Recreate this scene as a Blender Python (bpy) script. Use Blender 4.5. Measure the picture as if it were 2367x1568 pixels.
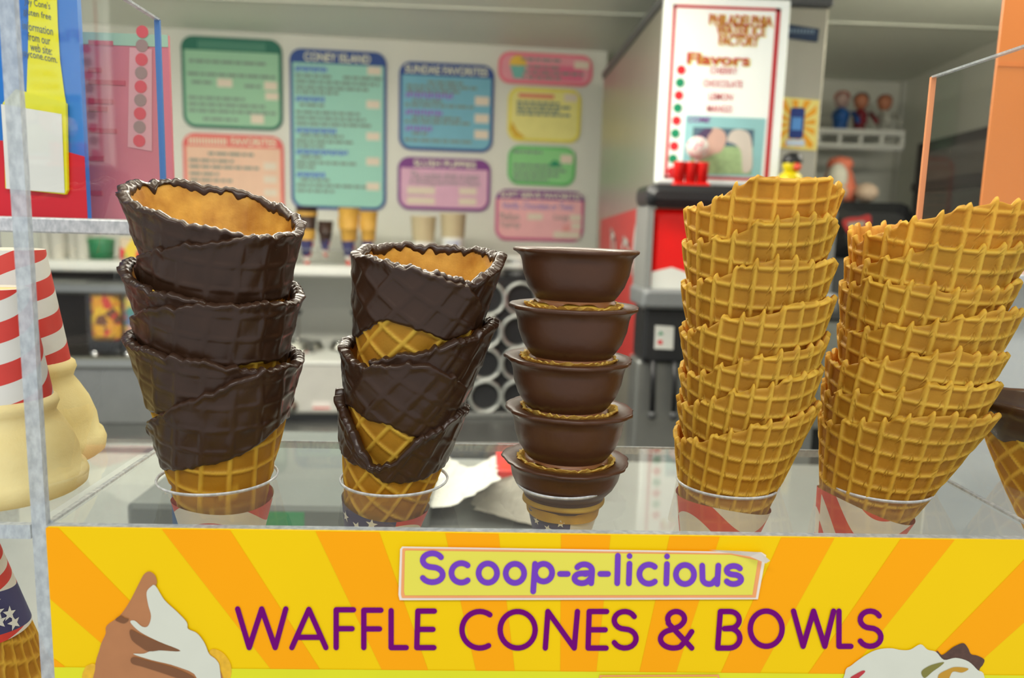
import bpy, bmesh, math, random
import numpy as np
from mathutils import Vector, Matrix
from mathutils.geometry import delaunay_2d_cdt

for o in list(bpy.data.objects):
    bpy.data.objects.remove(o)
SC = bpy.context.scene
COL = SC.collection
random.seed(7)
RNG = np.random.default_rng(11)

# ------------------------------------------------------------------ camera
CZ = 1.5                                   # camera height above the stand's floor
IW, IH, FPX = 2367.0, 1568.0, 1783.0       # photograph frame and focal length in its pixels
YAW, PIT, ROL = math.radians(2.1), math.radians(8.2), math.radians(1.6)
FW = np.array([math.sin(YAW)*math.cos(PIT), math.cos(YAW)*math.cos(PIT), -math.sin(PIT)])
_r = np.array([math.cos(YAW), -math.sin(YAW), 0.0]); _u = np.cross(_r, FW)
RT = _r*math.cos(ROL)+_u*math.sin(ROL); UP = -_r*math.sin(ROL)+_u*math.cos(ROL)
CAM = np.array([0, 0, CZ])
cd = bpy.data.cameras.new('camera'); cam = bpy.data.objects.new('camera', cd); COL.objects.link(cam)
cd.sensor_width = 36; cd.lens = FPX/IW*36; cd.clip_start = .01; cd.clip_end = 60
cam.matrix_world = Matrix(((RT[0], UP[0], -FW[0], 0), (RT[1], UP[1], -FW[1], 0), (RT[2], UP[2], -FW[2], CZ), (0, 0, 0, 1)))
cd.dof.use_dof = True; cd.dof.focus_distance = .40; cd.dof.aperture_fstop = 7.5
SC.camera = cam
# ------------------------------------------------------------------ world, lights, exposure
w = bpy.data.worlds.new('fairground_daylight'); SC.world = w; w.use_nodes = True
w.node_tree.nodes['Background'].inputs[0].default_value = (.93, .97, 1, 1)
w.node_tree.nodes['Background'].inputs[1].default_value = .62
def area(name, loc, rot, sx, sy, power, col):
    l = bpy.data.lights.new(name, 'AREA'); l.shape = 'RECTANGLE'; l.size = sx; l.size_y = sy; l.energy = power; l.color = col
    o = bpy.data.objects.new(name, l); COL.objects.link(o); o.location = loc; o.rotation_euler = rot
    return o
area('ceiling_lamp_light', (-.55, 1.25, CZ+.455), (0, 0, 0), 1.5, .05, 12.5, (1, .96, .85))
area('counter_lamp_light', (.05, .56, CZ+.50), (0, 0, 0), 1.2, .10, 4.2, (1, .92, .74))
area('corner_fill_light', (1.12, 1.5, CZ+.455), (0, 0, 0),   .5, .05, 3.2, (1, .96, .86))  # unseen fill light added to brighten the dark right corner
area('front_fill_light', (0, -.55, CZ+.95), (math.radians(38), 0, 0), 1.6, .2, 11, (1, .97, .90))  # unseen fill light added out front to brighten the sign and cone fronts
vs = SC.view_settings; vs.view_transform = 'Standard'; vs.look = 'None'; vs.gamma = 1; vs.use_curve_mapping = False
vs.exposure = 0.22

# ------------------------------------------------------------------ picture <-> place
def ray(x, y): return FW+RT*((x-IW/2)/FPX)-UP*((y-IH/2)/FPX)
def P(x, y, Y):
    d = ray(x, y); return CAM+d*(Y/d[1])
def PZ(x, y, z):
    d = ray(x, y); return CAM+d*((z-CZ)/d[2])
def PP(x, y, p0, n):
    d = ray(x, y); return CAM+d*(np.dot(np.array(p0)-CAM, n)/np.dot(d, n))
def proj(p):
    q = np.asarray(p)-CAM; d = q@FW
    return IW/2+FPX*(q@RT)/d, IH/2-FPX*(q@UP)/d

# ------------------------------------------------------------------ materials
def lin(c):
    return tuple((v/255/12.92 if v/255 <= .04045 else ((v/255+.055)/1.055)**2.4) for v in c)
MC = {}
def new_mat(name):
    m = bpy.data.materials.new(name); m.use_nodes = True; nt = m.node_tree; nt.nodes.clear()
    out = nt.nodes.new('ShaderNodeOutputMaterial'); return m, nt, out
def N(nt, t, **k):
    n = nt.nodes.new(t)
    for a, b in k.items():
        if a.startswith('i_'): n.inputs[a[2:].replace('_', ' ')].default_value = b
        else: setattr(n, a, b)
    return n
def math_n(nt, op, a, b=None, c=None):
    n = N(nt, 'ShaderNodeMath', operation=op)
    for i, v in enumerate((a, b, c)):
        if v is None: continue
        if isinstance(v, (int, float)): n.inputs[i].default_value = v
        else: nt.links.new(v, n.inputs[i])
    return n.outputs[0]
def mixc(nt, f, a, b, bt='MIX'):
    n = N(nt, 'ShaderNodeMix', data_type='RGBA', blend_type=bt)
    for s, v in ((n.inputs['Factor'], f), (n.inputs['A'], a), (n.inputs['B'], b)):
        if isinstance(v, (int, float)): s.default_value = v
        elif isinstance(v, tuple): s.default_value = v if len(v) == 4 else (*v, 1)
        else: nt.links.new(v, s)
    return n.outputs['Result']
def mat(name, rgb, rough=.5, metal=0, var=.08, scale=30, bump=0, bscale=200, spec=.5, emit=0):
    """plain procedural material: noise-varied colour, optional fine relief"""
    if name in MC: return MC[name]
    m, nt, out = new_mat(name); b = N(nt, 'ShaderNodeBsdfPrincipled')
    b.inputs['Roughness'].default_value = rough; b.inputs['Metallic'].default_value = metal
    b.inputs['Specular IOR Level'].default_value = spec
    tc = N(nt, 'ShaderNodeTexCoord'); no = N(nt, 'ShaderNodeTexNoise'); no.inputs['Scale'].default_value = scale; no.inputs['Detail'].default_value = 4
    nt.links.new(tc.outputs['Object'], no.inputs['Vector'])
    c = lin(rgb)
    nt.links.new(mixc(nt, no.outputs[0], tuple(max(0, v*(1-var)) for v in c), tuple(min(1, v*(1+var)) for v in c)), b.inputs['Base Color'])
    if bump:
        n2 = N(nt, 'ShaderNodeTexNoise'); n2.inputs['Scale'].default_value = bscale
        nt.links.new(tc.outputs['Object'], n2.inputs['Vector'])
        bp = N(nt, 'ShaderNodeBump'); bp.inputs['Strength'].default_value = bump; bp.inputs['Distance'].default_value = .001
        nt.links.new(n2.outputs[0], bp.inputs['Height']); nt.links.new(bp.outputs[0], b.inputs['Normal'])
    if emit:
        b.inputs['Emission Color'].default_value = (*c, 1); b.inputs['Emission Strength'].default_value = emit
    nt.links.new(b.outputs[0], out.inputs[0]); MC[name] = m
    return m
def clear_mat(name, tint=(.975, .985, .98), rough=.01, haze=0.0, f0=.04):
    """clear acrylic sheet: see-through with angle-dependent (Schlick) mirror reflection and a little surface haze"""
    if name in MC: return MC[name]
    m, nt, out = new_mat(name)
    g = N(nt, 'ShaderNodeNewGeometry'); d = N(nt, 'ShaderNodeVectorMath', operation='DOT_PRODUCT')
    nt.links.new(g.outputs['Incoming'], d.inputs[0]); nt.links.new(g.outputs['Normal'], d.inputs[1])
    c = math_n(nt, 'ABSOLUTE', d.outputs['Value'])
    f = math_n(nt, 'MULTIPLY_ADD', math_n(nt, 'POWER', math_n(nt, 'SUBTRACT', 1.0, c), 5.0), 1-f0, f0)
    t = N(nt, 'ShaderNodeBsdfTransparent'); t.inputs[0].default_value = (*tint, 1)
    gl = N(nt, 'ShaderNodeBsdfGlossy'); gl.inputs['Roughness'].default_value = rough
    mx = N(nt, 'ShaderNodeMixShader'); nt.links.new(f, mx.inputs[0]); nt.links.new(t.outputs[0], mx.inputs[1]); nt.links.new(gl.outputs[0], mx.inputs[2])
    last = mx
    if haze:
        df = N(nt, 'ShaderNodeBsdfDiffuse'); df.inputs[0].default_value = (.8, .82, .8, 1)
        mh = N(nt, 'ShaderNodeMixShader'); mh.inputs[0].default_value = haze
        nt.links.new(mx.outputs[0], mh.inputs[1]); nt.links.new(df.outputs[0], mh.inputs[2]); last = mh
    nt.links.new(last.outputs[0], out.inputs[0]); MC[name] = m
    return m
def edge_mat(name, rgb=(205, 212, 215), tr=.35):
    """sawn, polished acrylic edge: bright, streaky, partly see-through"""
    if name in MC: return MC[name]
    m, nt, out = new_mat(name); tc = N(nt, 'ShaderNodeTexCoord'); mp = N(nt, 'ShaderNodeMapping'); mp.inputs['Scale'].default_value = (160, 160, 90)
    no = N(nt, 'ShaderNodeTexNoise'); no.inputs['Scale'].default_value = 2.2; no.inputs['Detail'].default_value = 5
    nt.links.new(tc.outputs['Object'], mp.inputs[0]); nt.links.new(mp.outputs[0], no.inputs['Vector'])
    rp = N(nt, 'ShaderNodeValToRGB'); rp.color_ramp.elements[0].position = .36; rp.color_ramp.elements[1].position = .66
    c = lin(rgb); rp.color_ramp.elements[0].color = (c[0]*.66, c[1]*.68, c[2]*.7, 1); rp.color_ramp.elements[1].color = (*c, 1)
    nt.links.new(no.outputs[0], rp.inputs[0])
    b = N(nt, 'ShaderNodeBsdfPrincipled'); b.inputs['Roughness'].default_value = .18; nt.links.new(rp.outputs[0], b.inputs['Base Color'])
    t = N(nt, 'ShaderNodeBsdfTransparent'); mx = N(nt, 'ShaderNodeMixShader'); mx.inputs[0].default_value = tr
    nt.links.new(b.outputs[0], mx.inputs[1]); nt.links.new(t.outputs[0], mx.inputs[2]); nt.links.new(mx.outputs[0], out.inputs[0]); MC[name] = m
    return m
def wafer_mat(name, ridge, pit, trans=.3, rough=.55, mott=(.80, .70, .58, 1)):
    """baked wafer: pale ridges, browner pressed pits (vertex attribute 'ridge'), mottled bake, slightly translucent"""
    m, nt, out = new_mat(name); tc = N(nt, 'ShaderNodeTexCoord'); at = N(nt, 'ShaderNodeAttribute', attribute_name='ridge')
    no = N(nt, 'ShaderNodeTexNoise'); no.inputs['Scale'].default_value = 55; no.inputs['Detail'].default_value = 6
    fi = N(nt, 'ShaderNodeTexNoise'); fi.inputs['Scale'].default_value = 900; fi.inputs['Detail'].default_value = 3
    nt.links.new(tc.outputs['Object'], no.inputs['Vector']); nt.links.new(tc.outputs['Object'], fi.inputs['Vector'])
    r, p = lin(ridge), lin(pit)
    c = mixc(nt, at.outputs['Fac'], p, r)
    rp = N(nt, 'ShaderNodeValToRGB'); rp.color_ramp.elements[0].position = .3; rp.color_ramp.elements[1].position = .7
    rp.color_ramp.elements[0].color = mott; rp.color_ramp.elements[1].color = (1.0, 1.0, 1.0, 1)
    nt.links.new(no.outputs[0], rp.inputs[0])
    c = mixc(nt, 1.0, c, rp.outputs[0], 'MULTIPLY')
    b = N(nt, 'ShaderNodeBsdfPrincipled'); b.inputs['Roughness'].default_value = rough; b.inputs['Specular IOR Level'].default_value = .35
    nt.links.new(c, b.inputs['Base Color'])
    bp = N(nt, 'ShaderNodeBump'); bp.inputs['Strength'].default_value = .35; bp.inputs['Distance'].default_value = .0004
    nt.links.new(fi.outputs[0], bp.inputs['Height']); nt.links.new(bp.outputs[0], b.inputs['Normal'])
    tl = N(nt, 'ShaderNodeBsdfTranslucent'); nt.links.new(mixc(nt, 1.0, c, (1.0, .78, .42, 1), 'MULTIPLY'), tl.inputs[0])
    mx = N(nt, 'ShaderNodeMixShader'); mx.inputs[0].default_value = trans
    nt.links.new(b.outputs[0], mx.inputs[1]); nt.links.new(tl.outputs[0], mx.inputs[2]); nt.links.new(mx.outputs[0], out.inputs[0])
    MC[name] = m; return m
def choc_mat(name, rgb, rough=.30):
    m, nt, out = new_mat(name); tc = N(nt, 'ShaderNodeTexCoord')
    no = N(nt, 'ShaderNodeTexNoise'); no.inputs['Scale'].default_value = 38; no.inputs['Detail'].default_value = 5
    nt.links.new(tc.outputs['Object'], no.inputs['Vector']); c = lin(rgb)
    b = N(nt, 'ShaderNodeBsdfPrincipled'); nt.links.new(mixc(nt, no.outputs[0], tuple(v*.75 for v in c), tuple(v*1.3 for v in c)), b.inputs['Base Color'])
    rr = N(nt, 'ShaderNodeMapRange'); rr.inputs['To Min'].default_value = rough-.08; rr.inputs['To Max'].default_value = rough+.16
    nt.links.new(no.outputs[0], rr.inputs['Value']); nt.links.new(rr.outputs[0], b.inputs['Roughness'])
    n2 = N(nt, 'ShaderNodeTexNoise'); n2.inputs['Scale'].default_value = 260; n2.inputs['Detail'].default_value = 3
    nt.links.new(tc.outputs['Object'], n2.inputs['Vector'])
    bp = N(nt, 'ShaderNodeBump'); bp.inputs['Strength'].default_value = .22; bp.inputs['Distance'].default_value = .0006
    nt.links.new(n2.outputs[0], bp.inputs['Height']); nt.links.new(bp.outputs[0], b.inputs['Normal'])
    b.inputs['Specular IOR Level'].default_value = .42
    nt.links.new(b.outputs[0], out.inputs[0]); MC[name] = m; return m
def flag_mat(name, nstripe, slope, wob, ph, canton=None):
    """wavy red and white striped paper with an optional blue field; reads the jacket's UV map (turn, height)"""
    m, nt, out = new_mat(name); uv = N(nt, 'ShaderNodeUVMap'); uv.uv_map = 'wrap'; sp = N(nt, 'ShaderNodeSeparateXYZ'); nt.links.new(uv.outputs[0], sp.inputs[0])
    u, v = sp.outputs[0], sp.outputs[1]
    s = math_n(nt, 'SINE', math_n(nt, 'MULTIPLY_ADD', u, 2*math.pi*2, ph))
    q = math_n(nt, 'MULTIPLY_ADD', v, nstripe, math_n(nt, 'MULTIPLY_ADD', u, slope, math_n(nt, 'MULTIPLY', s, wob)))
    red = math_n(nt, 'GREATER_THAN', math_n(nt, 'FRACT', math_n(nt, 'ADD', q, 20)), .5)
    no = N(nt, 'ShaderNodeTexNoise'); no.inputs['Scale'].default_value = 5; nt.links.new(uv.outputs[0], no.inputs['Vector'])
    c = mixc(nt, red, lin((226, 224, 216)), lin((214, 62, 52)))
    if canton:
        u0, u1, v0, v1 = canton
        a = math_n(nt, 'MULTIPLY', math_n(nt, 'GREATER_THAN', u, u0), math_n(nt, 'LESS_THAN', u, u1))
        vv = math_n(nt, 'MULTIPLY_ADD', s, .03, v)
        a = math_n(nt, 'MULTIPLY', a, math_n(nt, 'MULTIPLY', math_n(nt, 'GREATER_THAN', vv, v0), math_n(nt, 'LESS_THAN', vv, v1)))
        c = mixc(nt, a, c, lin((62, 62, 110)))
    c = mixc(nt, no.outputs[0], c, mixc(nt, 1.0, c, (.86, .86, .86, 1), 'MULTIPLY'))
    b = N(nt, 'ShaderNodeBsdfPrincipled'); b.inputs['Roughness'].default_value = .5; nt.links.new(c, b.inputs['Base Color']); nt.links.new(b.outputs[0], out.inputs[0])
    MC[name] = m; return m
def candy_mat(name, cols, scale):
    m, nt, out = new_mat(name); tc = N(nt, 'ShaderNodeTexCoord'); v = N(nt, 'ShaderNodeTexVoronoi'); v.inputs['Scale'].default_value = scale
    nt.links.new(tc.outputs['Object'], v.inputs['Vector']); sp = N(nt, 'ShaderNodeSeparateColor'); nt.links.new(v.outputs['Color'], sp.inputs[0])
    rp = N(nt, 'ShaderNodeValToRGB'); rp.color_ramp.interpolation = 'CONSTANT'
    for i, c in enumerate(cols):
        e = rp.color_ramp.elements[i] if i < 2 else rp.color_ramp.elements.new(i/len(cols))
        e.position = i/len(cols); e.color = (*lin(c), 1)
    nt.links.new(sp.outputs[0], rp.inputs[0]); b = N(nt, 'ShaderNodeBsdfPrincipled'); b.inputs['Roughness'].default_value = .35
    nt.links.new(rp.outputs[0], b.inputs['Base Color']); nt.links.new(b.outputs[0], out.inputs[0]); MC[name] = m; return m

ACR = clear_mat('clear_acrylic'); ACR_SHELF = clear_mat('clear_acrylic_shelf', (.95, .97, .96), .03, .05)
EDGE = edge_mat('acrylic_edge')
WAF = wafer_mat('golden_wafer', (252, 216, 84), (204, 154, 46), .38)
WAF_IN = wafer_mat('toasted_wafer_inside', (255, 208, 100), (246, 184, 72), .25, .55, (.50, .34, .16, 1))
WAF_PALE = wafer_mat('pale_cake_wafer', (255, 246, 190), (252, 238, 170), .30, .6, (.92, .88, .78, 1))
CHOC = choc_mat('dark_chocolate', (54, 34, 21), .27); CHOC2 = choc_mat('bowl_chocolate', (74, 44, 25), .34)
WALLM = mat('white_wall_panel', (212, 214, 204), .45, var=.03, scale=3)
CEILM = mat('grey_ceiling_panel', (222, 226, 214), .5, var=.04, scale=2)
STEEL = mat('stainless_steel', (178, 178, 170), .28, 1.0, .06, 12)
STEEL_D = mat('brushed_steel_dull', (150, 152, 150), .42, .9, .06, 12)
CHROME = mat('polished_chrome', (225, 226, 226), .08, 1.0, .02, 12)
BLACK = mat('black_plastic', (34, 35, 38), .35, var=.1)
DGREY = mat('dark_grey_plastic', (70, 72, 74), .45)
GREY = mat('grey_enamel', (138, 140, 138), .45)
LGREY = mat('light_grey_enamel', (186, 187, 182), .4)
WHITE = mat('white_plastic', (226, 228, 222), .4, var=.03)
RED = mat('red_plastic', (226, 26, 22), .35); GREEN = mat('green_print', (20, 140, 96), .5)
PAPER = mat('white_paper', (222, 223, 215), .7, var=.05, scale=40, bump=.2, bscale=90)

# ------------------------------------------------------------------ object helpers
WL = {}
def link(name, data, loc, parent=None):
    o = bpy.data.objects.new(name, data); COL.objects.link(o)
    loc = np.array(loc, float); WL[o.name] = loc
    if parent is not None:
        o.parent = parent; o.location = loc-WL[parent.name]
    else: o.location = loc
    return o
def tag(o, label, cat, group=None, kind=None):
    if label: o['label'] = label
    if cat: o['category'] = cat
    if group: o['group'] = group
    if kind: o['kind'] = kind
    return o
def thing(name, loc, label, cat, group=None):
    o = link(name, None, loc); o.empty_display_size = .02
    return tag(o, label, cat, group)
def struct(o): o['kind'] = 'structure'; return o
def mesh(name, geo, m, parent=None, smooth=False, attr=None, uv=None, label=None):
    v, f = geo; v = np.asarray(v, float).reshape(-1, 3)
    if parent is None: loc = np.array([(v[:, 0].min()+v[:, 0].max())/2, (v[:, 1].min()+v[:, 1].max())/2, v[:, 2].min()])
    else: loc = WL[parent.name]
    me = bpy.data.meshes.new(name); me.from_pydata((v-loc).tolist(), [], [tuple(map(int, q)) for q in f]); me.materials.append(m)
    if smooth: me.polygons.foreach_set('use_smooth', np.ones(len(me.polygons), bool))
    if attr is not None:
        a = me.attributes.new('ridge', 'FLOAT', 'POINT'); a.data.foreach_set('value', np.asarray(attr, np.float32))
    if uv is not None:
        l = me.uv_layers.new(name='wrap'); idx = np.empty(len(me.loops), int); me.loops.foreach_get('vertex_index', idx)
        l.data.foreach_set('uv', np.asarray(uv, np.float32)[idx].ravel())
    me.validate(); me.update()
    o = link(name, me, loc, parent)
    if label: o['label'] = label
    return o
def join(*gs):
    V = []; F = []; n = 0
    for v, f in gs:
        v = np.asarray(v, float).reshape(-1, 3); V.append(v); F += [tuple(i+n for i in q) for q in f]; n += len(v)
    return np.vstack(V), F
class Fr:
    """a local frame: a along ex, b up along ez, c out along n"""
    def __init__(s, o, ex, n, ez=(0, 0, 1)):
        s.o, s.ex, s.n, s.ez = (np.array(q, float) for q in (o, ex, n, ez))
    def pt(s, a, b, c=0.0): return s.o+s.ex*a+s.ez*b+s.n*c
    def ab(s, x, y, c=0.0):
        p = PP(x, y, s.o+s.n*c, s.n)-s.o; return float(p@s.ex), float(p@s.ez)
WF = Fr((0, 0, 0), (1, 0, 0), (0, -1, 0))
def wframe(Y): return Fr((0, Y, CZ), (1, 0, 0), (0, -1, 0))
def prism(F, poly, c0, c1):
    n = len(poly); v = [F.pt(a, b, c0) for a, b in poly]+[F.pt(a, b, c1) for a, b in poly]
    f = [tuple(range(n-1, -1, -1)), tuple(range(n, 2*n))]+[(i, (i+1) % n, n+(i+1) % n, n+i) for i in range(n)]
    return np.array(v), f
def rrect(a0, a1, b0, b1, r, k=5):
    r = min(r, (a1-a0)/2*.99, (b1-b0)/2*.99); out = []
    for cx, cy, s in ((a1-r, b0+r, -90), (a1-r, b1-r, 0), (a0+r, b1-r, 90), (a0+r, b0+r, 180)):
        out += [(cx+r*math.cos(math.radians(s+90*i/k)), cy+r*math.sin(math.radians(s+90*i/k))) for i in range(k+1)]
    return out
def bx(F, a0, a1, b0, b1, c0, c1, bev=0.0):
    if bev <= 0: return prism(F, [(a0, b0), (a1, b0), (a1, b1), (a0, b1)], c0, c1)
    lo, hi = rrect(a0+bev, a1-bev, b0+bev, b1-bev, bev, 2), rrect(a0, a1, b0, b1, bev, 2)
    n = len(lo); v = []
    for pl, c in ((lo, c0), (hi, c0+bev), (hi, c1-bev), (lo, c1)): v += [F.pt(a, b, c) for a, b in pl]
    f = [tuple(range(n-1, -1, -1)), tuple(range(3*n, 4*n))]
    for k in range(3): f += [(k*n+i, k*n+(i+1) % n, (k+1)*n+(i+1) % n, (k+1)*n+i) for i in range(n)]
    return np.array(v), f
def flat(F, poly, c): return np.array([F.pt(a, b, c) for a, b in poly]), [tuple(range(len(poly)))]
def wbox(x0, x1, y0, y1, z0, z1, bev=0.0):
    return bx(Fr((0, 0, 0), (1, 0, 0), (0, -1, 0)), x0, x1, z0, z1, -y1, -y0, bev)
def axes(d):
    d = np.array(d, float); d /= np.linalg.norm(d); h = np.array([1., 0, 0]) if abs(d[0]) < .9 else np.array([0, 1., 0])
    e1 = h-d*(h@d); e1 /= np.linalg.norm(e1); return e1, np.cross(d, e1), d
def lathe(prof, c, axis=(0, 0, 1), seg=32, cap0=False, cap1=False, wob=None):
    e1, e2, d = axes(axis); th = np.arange(seg)*2*math.pi/seg; c = np.array(c, float); V = []
    for k, (r, z) in enumerate(prof):
        rr = np.full(seg, r) if wob is None else r*(1+wob(th, k)); 
        V.append(c+d*z+np.outer(rr*np.cos(th), e1)+np.outer(rr*np.sin(th), e2))
    n = len(prof); F = []
    for k in range(n-1): F += [(k*seg+i, k*seg+(i+1) % seg, (k+1)*seg+(i+1) % seg, (k+1)*seg+i) for i in range(seg)]
    if cap0: F.append(tuple(range(seg-1, -1, -1)))
    if cap1: F.append(tuple(range((n-1)*seg, n*seg)))
    return np.vstack(V), F
def tube(path, r, seg=8):
    path = [np.array(p, float) for p in path]; V = []; n = len(path); e = None
    for i, p in enumerate(path):
        d = path[min(i+1, n-1)]-path[max(i-1, 0)]; e1, e2, _ = axes(d)
        th = np.arange(seg)*2*math.pi/seg; V.append(p+r*(np.outer(np.cos(th), e1)+np.outer(np.sin(th), e2)))
    F = []
    for k in range(n-1): F += [(k*seg+i, k*seg+(i+1) % seg, (k+1)*seg+(i+1) % seg, (k+1)*seg+i) for i in range(seg)]
    F += [tuple(range(seg-1, -1, -1)), tuple(range((n-1)*seg, n*seg))]
    return np.vstack(V), F
def ball(c, r, seg=16, sz=1.0):
    return lathe([(max(1e-5, r*math.sin(math.pi*i/10)), -r*sz*math.cos(math.pi*i/10)) for i in range(11)], c, seg=seg)
def text_geo(s, F, a0, a1, bmid, h, c, fit=True, slant=0, bold=0):
    """lettering: flat glyph outlines fitted between a0 and a1, centred on height bmid"""
    cu = bpy.data.curves.new('t', 'FONT'); cu.body = s; cu.size = 1; cu.shear = slant; cu.offset = bold; cu.resolution_u = 3
    o = bpy.data.objects.new('t', cu); COL.objects.link(o); me = bpy.data.meshes.new_from_object(o)
    v = np.array([q.co for q in me.vertices]); f = [tuple(p.vertices) for p in me.polygons]
    bpy.data.objects.remove(o); bpy.data.curves.remove(cu); bpy.data.meshes.remove(me)
    lo, hi = v.min(0), v.max(0); sx = (a1-a0)/(hi[0]-lo[0]); sy = h/(hi[1]-lo[1])
    if not fit: sx = min(sx, sy*1.1)
    return np.array([F.pt((a0+a1)/2+(q[0]-(lo[0]+hi[0])/2)*sx, bmid+(q[1]-(lo[1]+hi[1])/2)*sy, c) for q in v]), f
def ribbon(pts, wd):
    """round-ended pen stroke as flat 2-D polygons"""
    V = []; F = []; pts = [np.array(p, float) for p in pts]; h = wd/2
    for p, q in zip(pts[:-1], pts[1:]):
        d = q-p; L = np.hypot(*d)
        if L < 1e-9: continue
        nn = np.array([-d[1], d[0]])/L*h; k = len(V); V += [p+nn, q+nn, q-nn, p-nn]; F.append((k, k+1, k+2, k+3))
    for p in pts:
        k = len(V); V += [p+h*np.array([math.cos(t), math.sin(t)]) for t in np.arange(12)*math.pi/6]; F.append(tuple(range(k, k+12)))
    return V, F
def arc(cx, cy, rx, ry, a0, a1, n=14):
    return [(cx+rx*math.cos(math.radians(a0+(a1-a0)*i/n)), cy+ry*math.sin(math.radians(a0+(a1-a0)*i/n))) for i in range(n+1)]
_S = arc(.5, .76, .46, .24, 25, 270, 12)[:-1]+arc(.5, .26, .5, .26, 90, -155, 12)
GL = {'W': [[(0, 1), (.24, 0), (.5, 1), (.78, 0), (1, 1)]], 'A': [[(0, 0), (.5, 1), (1, 0)], [(.2, .27), (.8, .27)]],
      'F': [[(0, 0), (0, 1), (1, 1)], [(0, .5), (.92, .5)]], 'L': [[(0, 1), (0, 0), (1, 0)]], 'E': [[(1, 1), (.06, 1), (0, 0), (.97, 0)], [(.03, .5), (.92, .5)]],
      'C': [arc(.62, .5, .62, .5, 55, 300, 22)], 'O': [arc(.5, .5, .5, .5, 0, 360, 30)], 'N': [[(0, 0), (.08, 1), (.9, 0), (1, 1)]], 'S': [_S],
      '&': [[(1, 0), (.25, .68)]+arc(.5, .8, .27, .2, 205, -40, 14)+[(.62, .6), (.35, .5)]+arc(.42, .25, .42, .25, 105, 300, 14)+[(.8, .2), (1, .45)]],
      'B': [[(0, 0), (.12, 1), (.5, 1)]+arc(.55, .77, .42, .23, 90, -70, 10)+[(.3, .53)]+[(.55, .53)]+arc(.52, .27, .48, .27, 80, -90, 10)+[(0, 0)]],
      'c': [arc(.56, .5, .56, .5, 50, 310, 22)], 'o': [arc(.5, .5, .5, .5, 0, 360, 28)], 'l': [[(.6, 1), (.4, 0)]], 'i': [[(.6, .72), (.4, 0)], [(.62, 1), (.62, .999)]],
      'p': [[(.1, 1), (0, 0)], arc(.55, .68, .45, .32, 175, -170, 26)], '-': [[(0, .5), (1, .5)]],
      'a': [[(.95, 0), (1, .6)]+arc(.55, .68, .45, .32, 0, 150, 10), arc(.42, .26, .42, .26, 60, 330, 18)+[(.95, .3)], [(.97, .55), (.5, .52)]],
      'u': [[(0, 1), (.02, .35)]+arc(.42, .3, .4, .3, 180, 300, 10)+[(.95, .35)], [(1, 1), (.93, 0)]], 's': [_S]}
def pen(glyphs, wd, F, c):
    """glyphs: (char, px left, px right, px top, px bottom) -> flat lettering on frame F (strokes merged to one outline)"""
    gs = []
    for ch, x0, x1, y0, y1 in glyphs:
        V = []; Fa = []
        for st in GL[ch]:
            pts = [(x0+wd/2+(x1-x0-wd)*u, y1-wd/2-(y1-y0-wd)*v) for u, v in st]
            v, f = ribbon(pts, wd); Fa += [tuple(i+len(V) for i in (q[::-1] if len(q) == 4 else q)) for q in f]; V += v
        co, _, fa, _v, _e, of = delaunay_2d_cdt([Vector(p) for p in V], [], Fa, 0, 1e-4)
        gs.append((np.array([F.pt(*F.ab(p.x, p.y, c), c) for p in co]), [tuple(f) for f, o in zip(fa, of) if o]))
    return join(*gs)
def pxpoly(F, pts, c): return np.array([F.pt(*F.ab(x, y, c), c) for x, y in pts]), [tuple(range(len(pts)))]
def smoothpoly(pts, n=4):
    out = []; m = len(pts); p = [np.array(q, float) for q in pts]
    for i in range(m):
        a, b, c_, d = p[i-1], p[i], p[(i+1) % m], p[(i+2) % m]
        for k in range(n):
            t = k/n; out.append(tuple(.5*((2*b)+(-a+c_)*t+(2*a-5*b+4*c_-d)*t*t+(-a+3*b-3*c_+d)*t**3)))
    return out

# ================================================================== THE STAND (setting)
CE = CZ+.548; FL = 0.0
struct(mesh('floor', wbox(-2.6, 1.6, .2, 3.0, -.05, FL), mat('dark_floor', (92, 90, 86), .5)))
struct(mesh('ceiling', wbox(-2.6, 1.75, .2, 3.0, CE, CE+.05), CEILM))
for k, yy in enumerate((2.05, 1.2)):
    struct(mesh('trim_%d' % (k+1), wbox(-2.4, 1.4, yy, yy+.025, CE-.004, CE), mat('ceiling_strip', (206, 210, 198), .5)))
RHO = math.atan(.07); EX = np.array([math.cos(RHO), math.sin(RHO), 0]); EN = np.array([math.sin(RHO), -math.cos(RHO), 0])
MW = Fr((0, 2.45, CZ), EX, EN)                      # the wall that carries the menus
a_end = MW.ab(1392, 400)[0]
struct(mesh('wall_menu', bx(MW, -2.5, a_end, -1.5, .548, -.30, 0), WALLM))
struct(mesh('wall_back', wbox(.2, 1.6, 2.78, 2.84, FL, CE), WALLM))
struct(mesh('wall_left', wbox(-2.6, -2.5, .2, 2.6, FL, CE), WALLM))
pr = PZ(2090, 190, CE); pr2 = PZ(2310, 90, CE); dv = (pr-pr2); dv /= np.linalg.norm(dv); nr = np.array([-dv[1], dv[0], 0])
if nr[0] > 0: nr = -nr
RW = Fr((pr[0], pr[1], CZ), dv, nr)
struct(mesh('wall_right', bx(RW, -2.5, .1, -1.5, .548, -.06, 0), WALLM))
struct(mesh('trim_3', bx(RW, -.025, 0, -1.5, .548, 0, .012), mat('corner_trim', (196, 198, 190), .5)))
cap = mesh('baseboard_menu', bx(MW, -2.5, a_end, -1.5, -1.42, 0, .012), GREY); struct(cap)

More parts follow.
